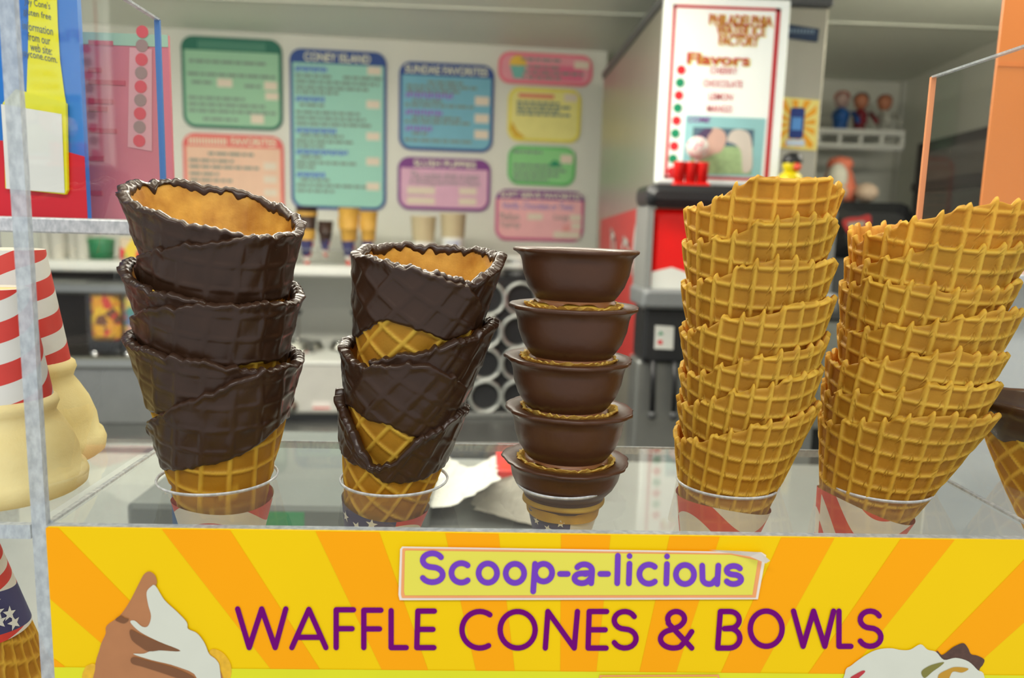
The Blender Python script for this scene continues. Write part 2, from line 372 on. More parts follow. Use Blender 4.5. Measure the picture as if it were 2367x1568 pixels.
# ceiling lamps (out of the picture, above the camera's view)
def lamp(name, x0, x1, y, z, label):
    t = thing(name, ((x0+x1)/2, y, z), label, 'lamp')
    mesh('housing', wbox(x0, x1, y-.02, y+.02, z+.03, z+.09, .004), WHITE, t)
    mesh('tube', tube([(x0+.04, y, z+.015), (x1-.04, y, z+.015)], .012, 10), mat('lit_tube', (255, 246, 225), .4, emit=32.0), t, True)
    for x in (x0+.03, x1-.03): mesh('lamp_holder', wbox(x-.012, x+.012, y-.018, y+.018, z, z+.034, .003), WHITE, t)
lamp('ceiling_lamp', .85, 1.38, 1.5, CE-.09, 'added unseen tube lamp filling the dim right corner')  # fixture added out of view as fill for the right corner
lamp('ceiling_lamp', -1.35, .25, 1.25, CE-.09, 'long tube lamp on the ceiling above the work space')

# ================================================================== DISPLAY CASE
SZ = CZ-.135; XL, XR, YF, YB = -.19, .2637, .333, .468
HOLES = [(-.1397, .401, .0300), (-.0465, .402, .0282), (.0440, .398, .0240), (.1355, .405, .0268), (.2192, .404, .0276)]
case = thing('acrylic_display_case', ((XL+XR)/2, .40, SZ-.165), 'clear acrylic display case holding the five cone stacks', 'display case')
def slab_with_holes(z):
    pts = [(XL, YF), (XR, YF), (XR, YB), (XL, YB)]; edges = [(0, 1), (1, 2), (2, 3), (3, 0)]
    for x, y, r in HOLES:
        k = len(pts); pts += [(x+r*math.cos(t), y+r*math.sin(t)) for t in np.arange(40)*2*math.pi/40]
        edges += [(k+i, k+(i+1) % 40) for i in range(40)]
    co, _, fa, *_r2 = delaunay_2d_cdt([Vector(p) for p in pts], edges, [], 1, 1e-6)
    F = []
    for f in fa:
        cx = sum(co[i].x for i in f)/len(f); cy = sum(co[i].y for i in f)/len(f)
        if all((cx-x)**2+(cy-y)**2 > (r*.995)**2 for x, y, r in HOLES): F.append(tuple(f))
    return np.array([(c.x, c.y, z) for c in co]), F
mesh('shelf_top', slab_with_holes(SZ), ACR_SHELF, case)
mesh('shelf_front_edge', wbox(XL, XR, YF-.0035, YF, SZ-.0062, SZ+.0002), EDGE, case)
mesh('shelf_back_edge', wbox(XL, XR, YB, YB+.0012, SZ-.004, SZ+.0006), EDGE, case)
for x, y, r in HOLES:
    ring = [(r, .0007), (r+.0006, .0009), (r+.0009, .0003), (r+.0005, -.0006), (r-.0004, -.0005), (r-.0003, .0004), (r, .0007)]
    mesh('hole_rim', lathe(ring, (x, y, SZ), seg=64), edge_mat('hole_edge', (235, 238, 240), .25), case, True)
for nm, x, top0 in (('left', XL, .30), ('right', XR, .30)):
    # the side sheets rise to their slanted top edge and stand on the counter below
    zt_b = CZ+(.112 if nm == 'left' else .0957); zt_f = zt_b+(0.0 if nm == 'left' else 0.0)
    mesh('side_pane', (np.array([(x, YF, SZ-.16), (x, YB, SZ-.16), (x, YB, zt_b), (x, YF, zt_f)]), [(0, 1, 2, 3)]), ACR, case)
    mesh('pane_back_edge', wbox(x-.0018, x+.0012, YB-.001, YB+.001, SZ-.16, zt_b), mat('back_edge_orange', (226, 150, 100), .3) if nm == 'right' else mat('back_edge_reflection_blue', (74, 120, 180), .3), case)  # left edge: blue carton's reflection painted as the edge colour
    mesh('pane_top_edge', wbox(x-.0016, x+.0012, YF, YB, zt_b-.0006, zt_b+.0006), EDGE, case)
    mesh('pane_foot', wbox(x-.0012, x+.0012, YF, YB, SZ, SZ+.0012), edge_mat('joint_edge', (225, 230, 230), .3), case)
mesh('pane_front_edge', wbox(XL-.0062, XL, YF-.0035, YF, SZ-.16, CZ+.17), EDGE, case)

# the pedestal counter the case stands on
CT = SZ-.165
cnt = thing('serving_counter', (0, .62, FL), 'white topped serving counter under the display case', 'counter')
mesh('counter_top', wbox(-.75, .85, .30, .98, CT-.035, CT, .006), mat('counter_laminate', (146, 150, 146), .35), cnt)
mesh('counter_body', wbox(-.72, .82, .34, .94, FL, CT-.035), LGREY, cnt)

# ================================================================== CONES
def solve_t(C, th, py, t0=-.2, t1=.15):
    c, e1, e2, ax, rf = C; th = np.asarray(th, float); py = np.asarray(py, float)
    lo = np.full(th.shape, t0); hi = np.full(th.shape, t1)
    dirs = np.outer(np.cos(th), e1)+np.outer(np.sin(th), e2)
    for _ in range(34):
        t = (lo+hi)/2; p = c+np.outer(t, ax)+dirs*rf(t)[:, None]
        q = p-CAM; y = IH/2-FPX*(q@UP)/(q@FW); below = y > py
        lo = np.where(below, t, lo); hi = np.where(below, hi, t)
    return (lo+hi)/2
def ridges(th, t, A, sa, rot, pitch, ph, wd=.0011):
    s = t+A; f = (th-1.5*math.pi)*sa; x = s*np.sin(f); y = s*np.cos(f); cr, sr = math.cos(rot), math.sin(rot)
    X = x*cr-y*sr+ph[0]; Y = x*sr+y*cr+ph[1]
    def b(v):
        d = np.abs((v/pitch+.5) % 1-.5)*pitch; q = np.clip((d-wd*.45)/(wd*.9), 0, 1); return 1-q*q*(3-2*q)
    return b(X), b(Y)
def noise1(u, seed, fr, n=5):
    r = np.random.default_rng(seed); o = np.zeros_like(u)
    for k in range(n): o += np.sin(u*fr*(k+1)*.73+r.uniform(0, 6.28))*r.uniform(.4, 1)/(k+1)**.6
    return o/2.2
def smooth_interp(u, cu, cv, w=3):
    v = np.interp(u, cu, cv); k = np.hanning(2*w+3)[1:-1]; k /= k.sum(); pad = np.pad(v, w+0, mode='edge'); return np.convolve(pad, k, 'same')[w:-w] if w else v
def grid_faces(nr, nc, closed):
    F = []; m = nc if closed else nc-1
    for i in range(nr-1):
        a = i*nc; F += [(a+j, a+(j+1) % nc, a+nc+(j+1) % nc, a+nc+j) for j in range(m)]
    return F
def cone_axis(px, py, Y, adir):
    c = P(px, py, Y); ax = np.array(adir, float); ax /= np.linalg.norm(ax); e1 = np.array([1., 0, 0]); e1 -= ax*(e1@ax); e1 /= np.linalg.norm(e1)
    return c, e1, np.cross(ax, e1), ax
def scale_at(c): return FPX/((c-CAM)@FW)

def waffle_shell(C, th, trim, tlow, R, roff, rot, pitch, ph, nub, closed, seed, rows=58, depth=.042, relief=.0014, thick=.0021):
    """outer pressed-grid surface, rounded rim, inner surface; th increases along the mesh columns"""
    c, e1, e2, ax, rf = C; nc = len(th); A = .15; sa = .25
    r1, r2 = ridges(th, trim, A, sa, rot, pitch, ph)
    rim = trim+nub*(np.maximum(r1, .8*r2)-.45)+.0007*noise1(th*1.0, seed, 9)
    dirs = np.outer(np.cos(th), e1)+np.outer(np.sin(th), e2)
    low = np.minimum(tlow, rim-.01)
    fr = np.concatenate([np.linspace(0, depth, rows)]); V = []; att = []
    coarse = np.linspace(0, 1, 9)[1:]
    def row(t, off, rid):
        V.append(c+np.outer(t, ax)+dirs*(rf(t)+roff+off)[:, None]); att.append(rid)
    for q in coarse[::-1]:
        t = (rim-depth)*(1-q)+low*q; t = np.minimum(t, rim-depth); a_, b_ = ridges(th, t, A, sa, rot, pitch, ph); rid = np.maximum(a_, b_); row(t, relief*rid, rid)
    for d in fr[::-1]:
        t = rim-d; a_, b_ = ridges(th, t, A, sa, rot, pitch, ph); rid = np.maximum(a_, b_); fall = min(1, d/.0012)
        row(t, relief*rid*(.4+.6*fall)-.0006*(1-fall), rid*.8+.2*(1-fall))
    half = np.full(nc, .6)
    row(rim+.0004, -thick*.5*np.ones(nc), half)
    for d in (.0006, .003, .006, .010, .015, .02, .026, .034, .045, .06):
        t = np.maximum(rim-d, low); row(t, np.full(nc, -thick)+.0003*noise1(th, seed+3, 14), np.full(nc, .35))
    n_out = len(coarse)+rows+1
    Vo, Vi = V[:n_out], V[n_out-1:]
    return (np.vstack(Vo), grid_faces(len(Vo), nc, closed)), np.concatenate(att[:n_out]), (np.vstack(Vi), grid_faces(len(Vi), nc, closed)), np.concatenate(att[n_out-1:])

def plain_cone(name, px, cx=None, Y=.405, k=.2, lean=(0, 0, 1), tl=.075, rot=.06, ph=(0, 0), seed=0, label='', group='', pitch=.0097, bottom=None):
    xl, yl = px[0]; xr, yr = px[-1]; mx, my = (xl+xr)/2, (yl+yr)/2
    c, e1, e2, ax = cone_axis(mx, my, Y, lean); R = (xr-xl)/2/scale_at(c)-.0012
    rf = lambda t: np.maximum(R+k*t-(0 if bottom else 4.5)*np.minimum(t, 0)**2, .002)
    C = (c, e1, e2, ax, rf); nc = 330; th = np.arange(nc)*2*math.pi/nc+.5*math.pi   # starts at the back
    hw = (xr-xl)/2
    cu = [2*math.pi-math.acos(max(-1, min(1, (x-mx)/hw))) for x, _ in px]; cy = [y for _, y in px]
    cu = [u if u > math.pi+1e-6 else math.pi for u in cu]; ts = solve_t(C, cu, cy)
    bk = (ts[0]+ts[-1])/2-.002
    U = np.array([.5*math.pi, .75*math.pi]+list(cu)+[2.25*math.pi, 2.5*math.pi]); T = np.array([bk, (bk+ts[0])/2]+list(ts)+[(bk+ts[-1])/2, bk])
    trim = smooth_interp(th, U, T, 4)
    t = thing(name, c+ax*(-tl), label, 'ice cream cone', group)
    go, ao, gi, ai = waffle_shell(C, th, trim, np.full(nc, -tl), R, np.zeros(nc), rot, pitch, ph, .003, True, seed, rows=112 if bottom else 50, depth=.092 if bottom else .027)
    mesh('wafer_shell', go, WAF, t, True, ao); mesh('wafer_inside', gi, WAF_IN, t, True, ai)
    return t, C

HC = [np.array([x, y, SZ]) for x, y, r in HOLES]
S4 = [[(1580, 489), (1600, 472), (1624, 456), (1649, 425), (1696, 412), (1742, 420), (1805, 416), (1852, 418), (1890, 436), (1922, 461)],
      [(1576, 566), (1611, 555), (1643, 543), (1682, 520), (1728, 505), (1780, 494), (1830, 500), (1868, 511), (1910, 538)],
      [(1573, 665), (1602, 648), (1638, 631), (1671, 609), (1723, 597), (1767, 597), (1822, 612), (1860, 604), (1896, 613), (1905, 622)],
      [(1568, 775), (1597, 757), (1630, 735), (1717, 722), (1767, 708), (1811, 705), (1849, 694), (1890, 690), (1897, 700)],
      [(1565, 872), (1604, 859), (1621, 850), (1657, 838), (1702, 825), (1753, 811), (1790, 806), (1829, 797), (1870, 775), (1882, 772)],
      [(1560, 940), (1596, 929), (1638, 912), (1677, 898), (1728, 890), (1767, 873), (1812, 864), (1843, 859), (1871, 842)],
      [(1552, 1018), (1590, 1019), (1627, 1002), (1669, 994), (1716, 977), (1761, 965), (1800, 954), (1831, 935), (1857, 925)]]
S5 = [[(1972, 556), (1996, 530), (2025, 509), (2069, 496), (2122, 475), (2174, 459), (2205, 470), (2226, 454), (2289, 451), (2331, 457), (2365, 467)],
      [(1962, 614), (1986, 598), (2017, 587), (2059, 567), (2116, 569), (2174, 572), (2232, 567), (2279, 582), (2326, 593)],
      [(1950, 664), (1966, 645), (2001, 655), (2059, 655), (2080, 676), (2153, 666), (2216, 671), (2247, 650), (2307, 671)],
      [(1946, 776), (1980, 755), (2027, 750), (2075, 744), (2122, 729), (2174, 713), (2221, 718), (2268, 721), (2302, 721)],
      [(1917, 844), (1954, 833), (1996, 828), (2038, 818), (2085, 807), (2143, 823), (2190, 818), (2237, 823), (2273, 823)],
      [(1907, 912), (1959, 907), (2001, 901), (2048, 891), (2101, 886), (2153, 896), (2200, 891), (2260, 880)],
      [(1894, 982), (1933, 972), (1980, 972), (2022, 959), (2069, 959), (2148, 967), (2195, 961), (2239, 954)]]
ORD = ['topmost', 'second from top', 'third from top', 'fourth from top', 'fifth from top', 'sixth from top', 'lowest']
BOTC = {}
for si, (S, lean, grp, where) in enumerate(((S4, (.11, .0, 1), 'plain cones in the stack beside the chocolate bowls', 'in the plain stack beside the chocolate bowls'),
                                            (S5, (.24, 0, 1), 'plain cones in the far right leaning stack', 'in the far right leaning plain stack'))):
    for i, px in enumerate(S):
        last = i == len(S)-1
        k = (.26 if si == 0 else .33) if last else .17
        t, C = plain_cone('waffle_cone', px, Y=.405, k=k, lean=lean, tl=.105 if last else .028, rot=(-.10, -.20)[si]+RNG.uniform(-.04, .05), ph=(RNG.uniform(0, .01), RNG.uniform(0, .01)),
                          seed=40*si+i, label='%s golden waffle cone %s' % (ORD[i], where), group=grp, bottom=last)
        if last: BOTC[3+si] = C

def choc_cone(name, cx, cyp, hw, Y, k, lean, th_of_u, us, rim_px, zb_px, umax, rot, seed, label, group, tl=.08, tau=.0026, closed=False, lip=.006, k2=0):
    """a rolled waffle cone dipped in chocolate; u runs along the wrap from its hidden inner start to the outer flap"""
    c, e1, e2, ax = cone_axis(cx, cyp, Y, lean); R = hw/scale_at(c)-.0022
    rf = lambda t: np.maximum(R+k*t+1.6*np.maximum(t, 0)**2-k2*np.minimum(t, 0)**2, .003)
    C = (c, e1, e2, ax, rf); nc = int(360*umax/360*.92); u = np.linspace(0, umax, nc, endpoint=not closed)
    th = np.radians(th_of_u(u)); roff = tau*(u/360.0) if not closed else np.zeros(nc)
    roff = roff-(tau*.35 if not closed else 0)
    rt = solve_t(C, np.radians(th_of_u(np.array([a for a, _ in rim_px], float))), [b for _, b in rim_px])
    trim = smooth_interp(u, [a for a, _ in rim_px], rt, 3)
    zt = solve_t(C, np.radians(th_of_u(np.array([a for a, _ in zb_px], float))), [b for _, b in zb_px])
    zb = smooth_interp(u, [a for a, _ in zb_px], zt, 2)+.0011*noise1(np.radians(u), seed+9, 11, 6)
    ph = (.003*seed % .01, .0041*seed % .01)
    t = thing(name, c-ax*tl, label, 'ice cream cone', group)
    base_rim = trim-.0012
    go, ao, gi, ai = waffle_shell(C, th, base_rim, np.full(nc, -tl), R, roff, rot, .0118, ph, .0006, closed, seed, rows=64, depth=.055, relief=.0010)
    mesh('wafer_shell', go, WAF, t, True, ao); mesh('wafer_inside', gi, WAF_IN, t, True, ai)
    # coating
    dirs = np.outer(np.cos(th), e1)+np.outer(np.sin(th), e2); V = []; n1 = 46
    bump = .0015*noise1(np.radians(u), seed+1, 13, 7)+.0014*np.maximum(0, noise1(np.radians(u), seed+5, 23, 4))
    rimc = trim+bump; lo = np.minimum(zb, rimc-.003)
    def row(tt, off): V.append(c+np.outer(tt, ax)+dirs*(rf(tt)+roff+off)[:, None])
    row(lo, np.full(nc, -.0004))
    for i in range(n1):
        q = i/(n1-1); tt = lo+(rimc-lo)*q; d0 = (tt-lo); e = np.clip(d0/.0014, 0, 1); a_, b_ = ridges(th, tt, .15, .25, rot, .0118, ph, .0014); rid = np.maximum(a_, b_)
        d1 = rimc-tt; body = .0018+.00045*rid*np.clip(d1/.006, .25, 1)
        lump = .0002*np.sin(th*9+tt*420+seed)+.00022*np.sin(th*17-tt*300+seed*2)
        fat = (.0012+.0007*np.sin(th*11+seed)*np.sin(th*5))*np.exp(-(d1/.0026)**2)
        row(tt, (body+lump+fat)*np.sqrt(e)*np.where(d1 < .0006, .8, 1)-.0004*(1-e))
    row(rimc+.0009, np.full(nc, -.0003)); row(rimc+.0008, np.full(nc, -.0018)); row(rimc-.0006, np.full(nc, -.0031))
    dl = lip*(.35+.65*np.clip(.5+noise1(np.radians(u), seed+7, 8, 6), 0, 1.4))
    row(rimc-dl*.6, np.full(nc, -.0031)); row(rimc-dl, np.full(nc, -.0016))
    mesh('chocolate_coating', (np.vstack(V), grid_faces(len(V), nc, closed)), CHOC, t, True)
    return t, C

# leftmost stack: three cones, wrap runs left-back-right and ends in a flap across the front
f1 = lambda u: 330-np.asarray(u, float)
U1 = [0, 60, 105, 150, 195, 240, 285, 330, 375, 420, 450, 480, 490]
G1 = 'chocolate dipped cones in the leftmost stack'
def z1(u, y): return list(zip(u, y))
choc_cone('waffle_cone', 505, 545, 182, .405, .25, (0, 0, 1), f1, None, z1(U1, [560, 520, 470, 427, 418, 445, 495, 540, 548, 568, 582, 612, 680]),
          [(0, 700), (104, 700), (112, 620), (120, 572), (131, 564), (140, 585), (148, 640), (158, 700), (300, 705), (330, 690), (360, 700), (490, 710)], 490, .2, 2,
          'top chocolate dipped waffle cone of the leftmost stack, toasted inside showing', G1)
choc_cone('waffle_cone', 503, 700, 181, .405, .25, (0, 0, 1), f1, None, z1(U1, [725, 692, 655, 602, 592, 612, 650, 698, 703, 706, 716, 738, 770]),
          [(0, 860), (320, 850), (340, 836), (365, 838), (385, 846), (405, 858), (430, 875), (490, 870)], 490, .22, 5,
          'middle chocolate dipped waffle cone of the leftmost stack', G1)
_, BOTC[0] = choc_cone('waffle_cone', 508, 840, 180, .405, .25, (0, 0, 1), f1, None, z1(U1, [865, 832, 800, 765, 758, 775, 805, 836, 858, 922, 958, 985, 1010]),
          [(0, 960), (100, 960), (125, 950), (150, 938), (175, 955), (300, 970), (330, 972), (345, 985), (358, 1010), (364, 1022), (375, 1040), (390, 1058), (420, 1078), (450, 1086), (490, 1084)], 490, .14, 8,
          'lowest chocolate dipped waffle cone of the leftmost stack, plain wafer end in its holder', G1, tl=.10)
# second stack: three cones, wrap runs right-back-left and ends in a flap at the right
f2 = lambda u: -120+np.asarray(u, float)
G2 = 'chocolate dipped cones in the second stack'
U2 = [0, 30, 75, 120, 165, 210, 255, 300, 345, 390, 420, 438, 445]
L2 = (.155, 0, 1)
choc_cone('waffle_cone', 991, 595, 172, .405, .14, L2, f2, None, z1(U2, [610, 625, 655, 592, 578, 569, 566, 588, 597, 628, 655, 685, 705]),
          [(0, 760), (100, 765), (120, 760), (280, 800), (300, 800), (322, 782), (345, 764), (368, 742), (384, 752), (398, 768), (420, 786), (432, 778), (440, 768), (445, 765)], 445, .52, 3,
          'top chocolate dipped waffle cone of the second stack, golden inside showing', G2, tl=.075, k2=.7)
choc_cone('waffle_cone', 962, 770, 172, .405, .17, L2, f2, None, [(0, 835), (30, 822), (60, 798), (90, 768), (120, 742), (165, 735), (210, 745), (255, 770), (300, 795), (335, 826), (358, 852), (378, 843), (392, 840), (410, 848), (425, 862), (438, 884), (445, 896)],
          [(0, 960), (120, 960), (280, 940), (300, 934), (334, 945), (355, 968), (380, 982), (400, 1002), (420, 1011), (445, 1006)], 445, .52, 6,
          'middle chocolate dipped waffle cone of the second stack, its flap ending at the right', G2, tl=.076, k2=1.5)
f3 = lambda u: 90+np.asarray(u, float)
_, BOTC[1] = choc_cone('waffle_cone', 931, 925, 152, .405, .20, L2, f3, None, [(0, 905), (45, 900), (90, 903), (110, 935), (137, 1000), (155, 1052), (163, 1084), (170, 1080), (183, 1074), (195, 1045), (207, 1012), (238, 960), (270, 942), (315, 925), (360, 905)],
          [(0, 1030), (90, 1036), (125, 1062), (155, 1088), (165, 1098), (176, 1113), (200, 1121), (222, 1108), (250, 1086), (270, 1078), (360, 1030)], 360, .5, 12,
          'lowest chocolate dipped waffle cone of the second stack with a deep notch in its rim', G2, tl=.09, closed=True)

# third stack: chocolate coated waffle bowls
BR = [((1190, 571), (1478, 583)), ((1177, 700), (1473, 710)), ((1168, 818), (1460, 832)), ((1170, 932), (1460, 948)), ((1163, 1050), (1452, 1066))]
BN = ['top chocolate coated waffle bowl of the bowl stack', 'second chocolate bowl from the top of the bowl stack', 'middle chocolate bowl of the bowl stack', 'fourth chocolate bowl from the top of the bowl stack', 'lowest chocolate bowl of the stack, resting over its holder']
for i, (l, r) in enumerate(BR):
    a, b = P(*l, .402), P(*r, .402); c = (a+b)/2; R = np.linalg.norm(b-a)/2; u = R/145.0
    ax = np.array([-(b-a)[2]*.5/(2*R), 0, 1.0]); ax /= np.linalg.norm(ax)
    t = thing('waffle_bowl', c-ax*u*128, BN[i], 'waffle bowl', 'chocolate bowls in the middle stack')
    sd = i*3.1
    def wob(th, k, sd=sd):
        g = max(0, 1-abs(k-4)/5.0); return g*(.014*np.sin(th*3+sd)+.012*np.sin(th*7+sd*2)+.007*np.sin(th*16+sd*3))
    rw = 1.0 if i == 0 else 1.0
    prof = [(89, -118), (100, -104), (113, -84), (123, -56), (127, -30), (131, -17), (140, -9), (145, -6), (146, -1), (142, 2), (130, 1), (117, -1), (106, -5), (103, -14), (100, -40), (88, -90), (60, -108), (1, -110)]
    if i == 4: prof = [(p, q*.72) for p, q in prof]
    def wob2(th, k, sd=sd):
        g = max(0, 1-abs(k-7.5)/3.0); return g*(.020*np.sin(th*3+sd)+.016*np.sin(th*7+sd*2)+.011*np.sin(th*17+sd*3)+.006*np.sin(th*31+sd))
    v, f = lathe([(p*u, q*u) for p, q in prof], c, ax, 96, wob=wob2)
    mesh('chocolate_shell', (v, f), CHOC2, t, True)
    zf = -118 if i < 4 else -85
    foot = [(88, zf), (93, zf-4), (96, zf-9), (96, zf-14), (89, zf-16), (1, zf-15)]
    v, f = lathe([(p*u, q*u) for p, q in foot], c, ax, 64, wob=lambda th, k: .02*np.sin(th*4+sd)*(k > 1))
    mesh('wafer_foot', (v, f), WAF, t, True, np.full(len(v), .7))
    if i < 4:
        ch = [(90, zf+6), (94, zf+1), (96.5, zf-2), (97, zf-4)]
        v, f = lathe([(p*u, (q)*u) for p, q in ch], c, ax, 96)
        th = np.tile(np.arange(96)*2*math.pi/96, 4); kk = np.repeat(np.arange(4), 96)
        drop = np.where(kk == 3, 4*np.sin(th*5+sd)+3*np.sin(th*11+sd*2), 0)*u; v = v-np.outer(drop, ax)
        mesh('foot_chocolate', (v, f), choc_mat('thin_chocolate_%d' % i, (128, 82, 46), .35), t, True)
    if i > 0:
        # the broken golden wafer edge standing inside the chocolate rim
        seg = 84; V = []; e1, e2, d = axes(ax); rr = np.random.default_rng(60+i)
        th = np.arange(seg)*2*math.pi/seg; jag = rr.uniform(-1, 1, seg)
        for rad, zz, jr, jz in ((99, -16, 0, 0), (104, -5, 1, 1), (111, 3, 4, 4), (105, 3, 4, 3), (95, -9, 2, 1), (92, -16, 1, 0)):
            V.append(c+np.outer((zz+jz*jag)*u, d)+np.outer((rad+jr*np.roll(jag, 3))*u*np.cos(th), e1)+np.outer((rad+jr*np.roll(jag, 3))*u*np.sin(th), e2))
        mesh('wafer_lining', (np.vstack(V), grid_faces(6, seg, True)), wafer_mat('lining_wafer_%d' % i, (255, 232, 130), (255, 220, 110), .4, .55, (.9, .85, .7, 1)), t, False, np.full(6*seg, .7))
    if i == 4: bowl_c, bowl_u, bowl_ax = c, u, ax

# paper jackets in the holder holes, seen through the clear shelf
def jacket_geo(c, axis, r0, t0, r1, t1, seg=72, rows=14, wave=0, ph=0, th0=-math.pi):
    e1, e2, d = axes(axis); V = []; UV = []
    th = th0+np.arange(seg+1)*2*math.pi/seg
    for k in range(rows+1):
        q = k/rows; top = t1+wave*np.sin(th*2+ph); t = t0+(top-t0)*q; r = r0+(r1-r0)*q
        V.append(np.array(c)+np.outer(t, d)+np.outer(r*np.cos(th), e1)+np.outer(r*np.sin(th), e2)); UV += [(i/seg, q) for i in range(seg+1)]
    F = grid_faces(rows+1, seg+1, False); return np.vstack(V), F, np.array(UV)
def stars_on(c, axis, r0, t0, r1, t1, spots, size, off, seg_th0=-math.pi):
    e1, e2, d = axes(axis); gs = []
    for u, q, rt in spots:
        V = []
        for k in range(10):
            a = rt+k*math.pi/5; rr = size*(1 if k % 2 == 0 else .42); r = r0+(r1-r0)*q
            th = seg_th0+u*2*math.pi+rr*math.sin(a)/r; t = t0+(t1-t0)*q+rr*math.cos(a); r = r0+(r1-r0)*((t-t0)/(t1-t0))+off
            V.append(np.array(c)+d*t+r*(math.cos(th)*e1+math.sin(th)*e2))
        gs.append((np.array(V), [tuple(range(10))]))
    return join(*gs)
JS = [('jacket_a', 2.4, .6, .35, 1.2, None), ('jacket_b', 2.6, .8, .25, .3, (.0, .31, .05, 1.1)), ('jacket_c', 2.4, .6, .2, .8, (.0, .27, .0, 1.1)), ('jacket_d', 2.2, -.5, .4, 3.9, None), ('jacket_e', 2.0, .4, .5, 5.3, None)]
JL = ['red and white paper jacket under the leftmost stack', 'starred blue and red paper jacket under the second stack', 'small starred paper jacket under the bowl stack', 'red and white paper jacket under the plain stack beside the bowls', 'red and white paper jacket under the far right leaning stack']
for i in range(5):
    if i in BOTC:
        c, e1, e2, ax, rf = BOTC[i]; py = (1180, 1196, 0, 1186, 1197)[i]
        tt = float(solve_t(BOTC[i], [1.5*math.pi], [py])[0]); r1 = float(rf(np.array([tt]))[0])+(.0056 if i == 0 else .0026)
    else:
        c, ax = bowl_c, bowl_ax; tt = -bowl_u*112; r1 = bowl_u*84
    tb = tt-.058; r0 = max(.004, r1-.25*.058)
    v, F, uv = jacket_geo(c, ax, r0, tb, r1, tt, wave=.0014 if i != 2 else .001, ph=i*1.7)
    t = thing('paper_jacket', np.array(c)+np.array(ax)*tb, JL[i], 'cone jacket', 'paper jackets in the holder')
    mesh('jacket_paper', (v, F), flag_mat(*JS[i]), t, True, uv=uv)
    if JS[i][5]:
        sp = [(.10, .90, .1), (.165, .86, .3), (.225, .93, 0), (.27, .80, .2), (.14, .76, .2), (.20, .72, .1), (.25, .66, 0)]
        mesh('printed_stars', stars_on(c, ax, r0, tb, r1, tt, [s for s in sp if s[0] < JS[i][5][1]-.02], .0033 if i == 1 else .0024, .0004), WHITE, t)
    if i == 2:
        wf = lathe([(r1*.99, -.004), (r1*1.02, 0), (r1*1.05, .0015), (r1*1.03, .003)], c+ax*tt, ax, 64, wob=lambda th, k: .02*np.sin(th*5))
        mesh('wafer_edge', wf, WAF, t, True, np.full(len(wf[0]), .6))
        mesh('chocolate_collar', lathe([(r1*1.03, .001), (r1*1.08, .0025), (r1*1.1, .006), (r1*1.06, .009)], c+ax*tt, ax, 64), CHOC2, t, True)

# ================================================================== FRONT SIGN
SF = Fr((0, .3286, CZ), (1, 0, 0), (0, -1, 0)); sx0 = SF.ab(105, 1217)[0]; sx1 = .2605; sz1 = -.1352; sz0 = -.30
sign = thing('waffle_cone_sign', (0, .331, CZ+sz0), 'yellow and orange sunburst sign lettered WAFFLE CONES & BOWLS', 'sign')
YEL = mat('sign_yellow', (242, 200, 0), .5, var=.04, scale=18, spec=.15); ORA = mat('sign_orange', (250, 166, 0), .5, var=.04, scale=18, spec=.15)
mesh('sign_board', prism(SF, rrect(sx0, sx1, sz0, sz1, .0012, 3), -.0018, 0), YEL, sign)
def sign_clip(poly):
    for ax_, lim, sg in ((0, sx0+.0002, 1), (0, sx1-.0002, -1), (1, sz0, 1), (1, sz1-.0002, -1)):
        out = []
        for i in range(len(poly)):
            p, q = np.array(poly[i-1]), np.array(poly[i]); dp, dq = sg*(p[ax_]-lim), sg*(q[ax_]-lim)
            if (dp < 0) != (dq < 0): out.append(tuple(p+(q-p)*dp/(dp-dq)))
            if dq >= 0: out.append(tuple(q))
        poly = out
        if not poly: return []
    return poly
cxr, cyr = 1290, 2400
for x0, x1 in ((-560, -250), (-51, 154), (387, 541), (735, 880), (1031, 1153), (1297, 1411), (1548, 1664), (1807, 1931), (2086, 2213), (2420, 2590)):
    q = [(x0+(x0-cxr)*.15, 1240+(1240-cyr)*.15), (x1+(x1-cxr)*.15, 1240+(1240-cyr)*.15), (cxr, cyr)]
    pl = sign_clip([SF.ab(*p) for p in q])
    if len(pl) > 2: mesh('sun_ray', flat(SF, pl, .00015), ORA, sign)
zb = SF.ab(1200, 1551)[1]
pl = sign_clip([(sx0, zb+.0003), (sx1, zb-.0004), (sx1, sz0), (sx0, sz0)]); mesh('lime_band', flat(SF, pl, .0003), mat('sign_lime', (222, 220, 0), .45), sign)
PUR = mat('sign_purple', (112, 0, 112), .5, spec=.1); VIO = mat('sticker_violet', (118, 66, 186), .5, spec=.1)
def g1(off, sc, s, y0, y1): return [(ch, off+a/sc, off+b/sc, y0, y1) for ch, a, b in s]
gl = g1(520, 4.227, [('W', 97, 620), ('A', 627, 1012), ('F', 1060, 1282), ('F', 1330, 1550), ('L', 1597, 1797), ('E', 1848, 2073)], 1402, 1504)
gl = [(c_, a, b, y0+i*1.0, y1) for i, (c_, a, b, y0, y1) in enumerate(gl)]
gl += g1(900, 2.63, [('C', 425, 632), ('O', 657, 903), ('N', 932, 1160), ('E', 1192, 1338), ('S', 1345, 1517), ('&', 1632, 1855), ('B', 1980, 2148)], 1408, 1505)
gl += g1(1700, 3.549, [('O', 100, 406), ('W', 455, 828), ('L', 828, 970), ('S', 995, 1217)], 1407, 1501)
mesh('lettering', pen(gl, 12.4, SF, .0005), PUR, sign)
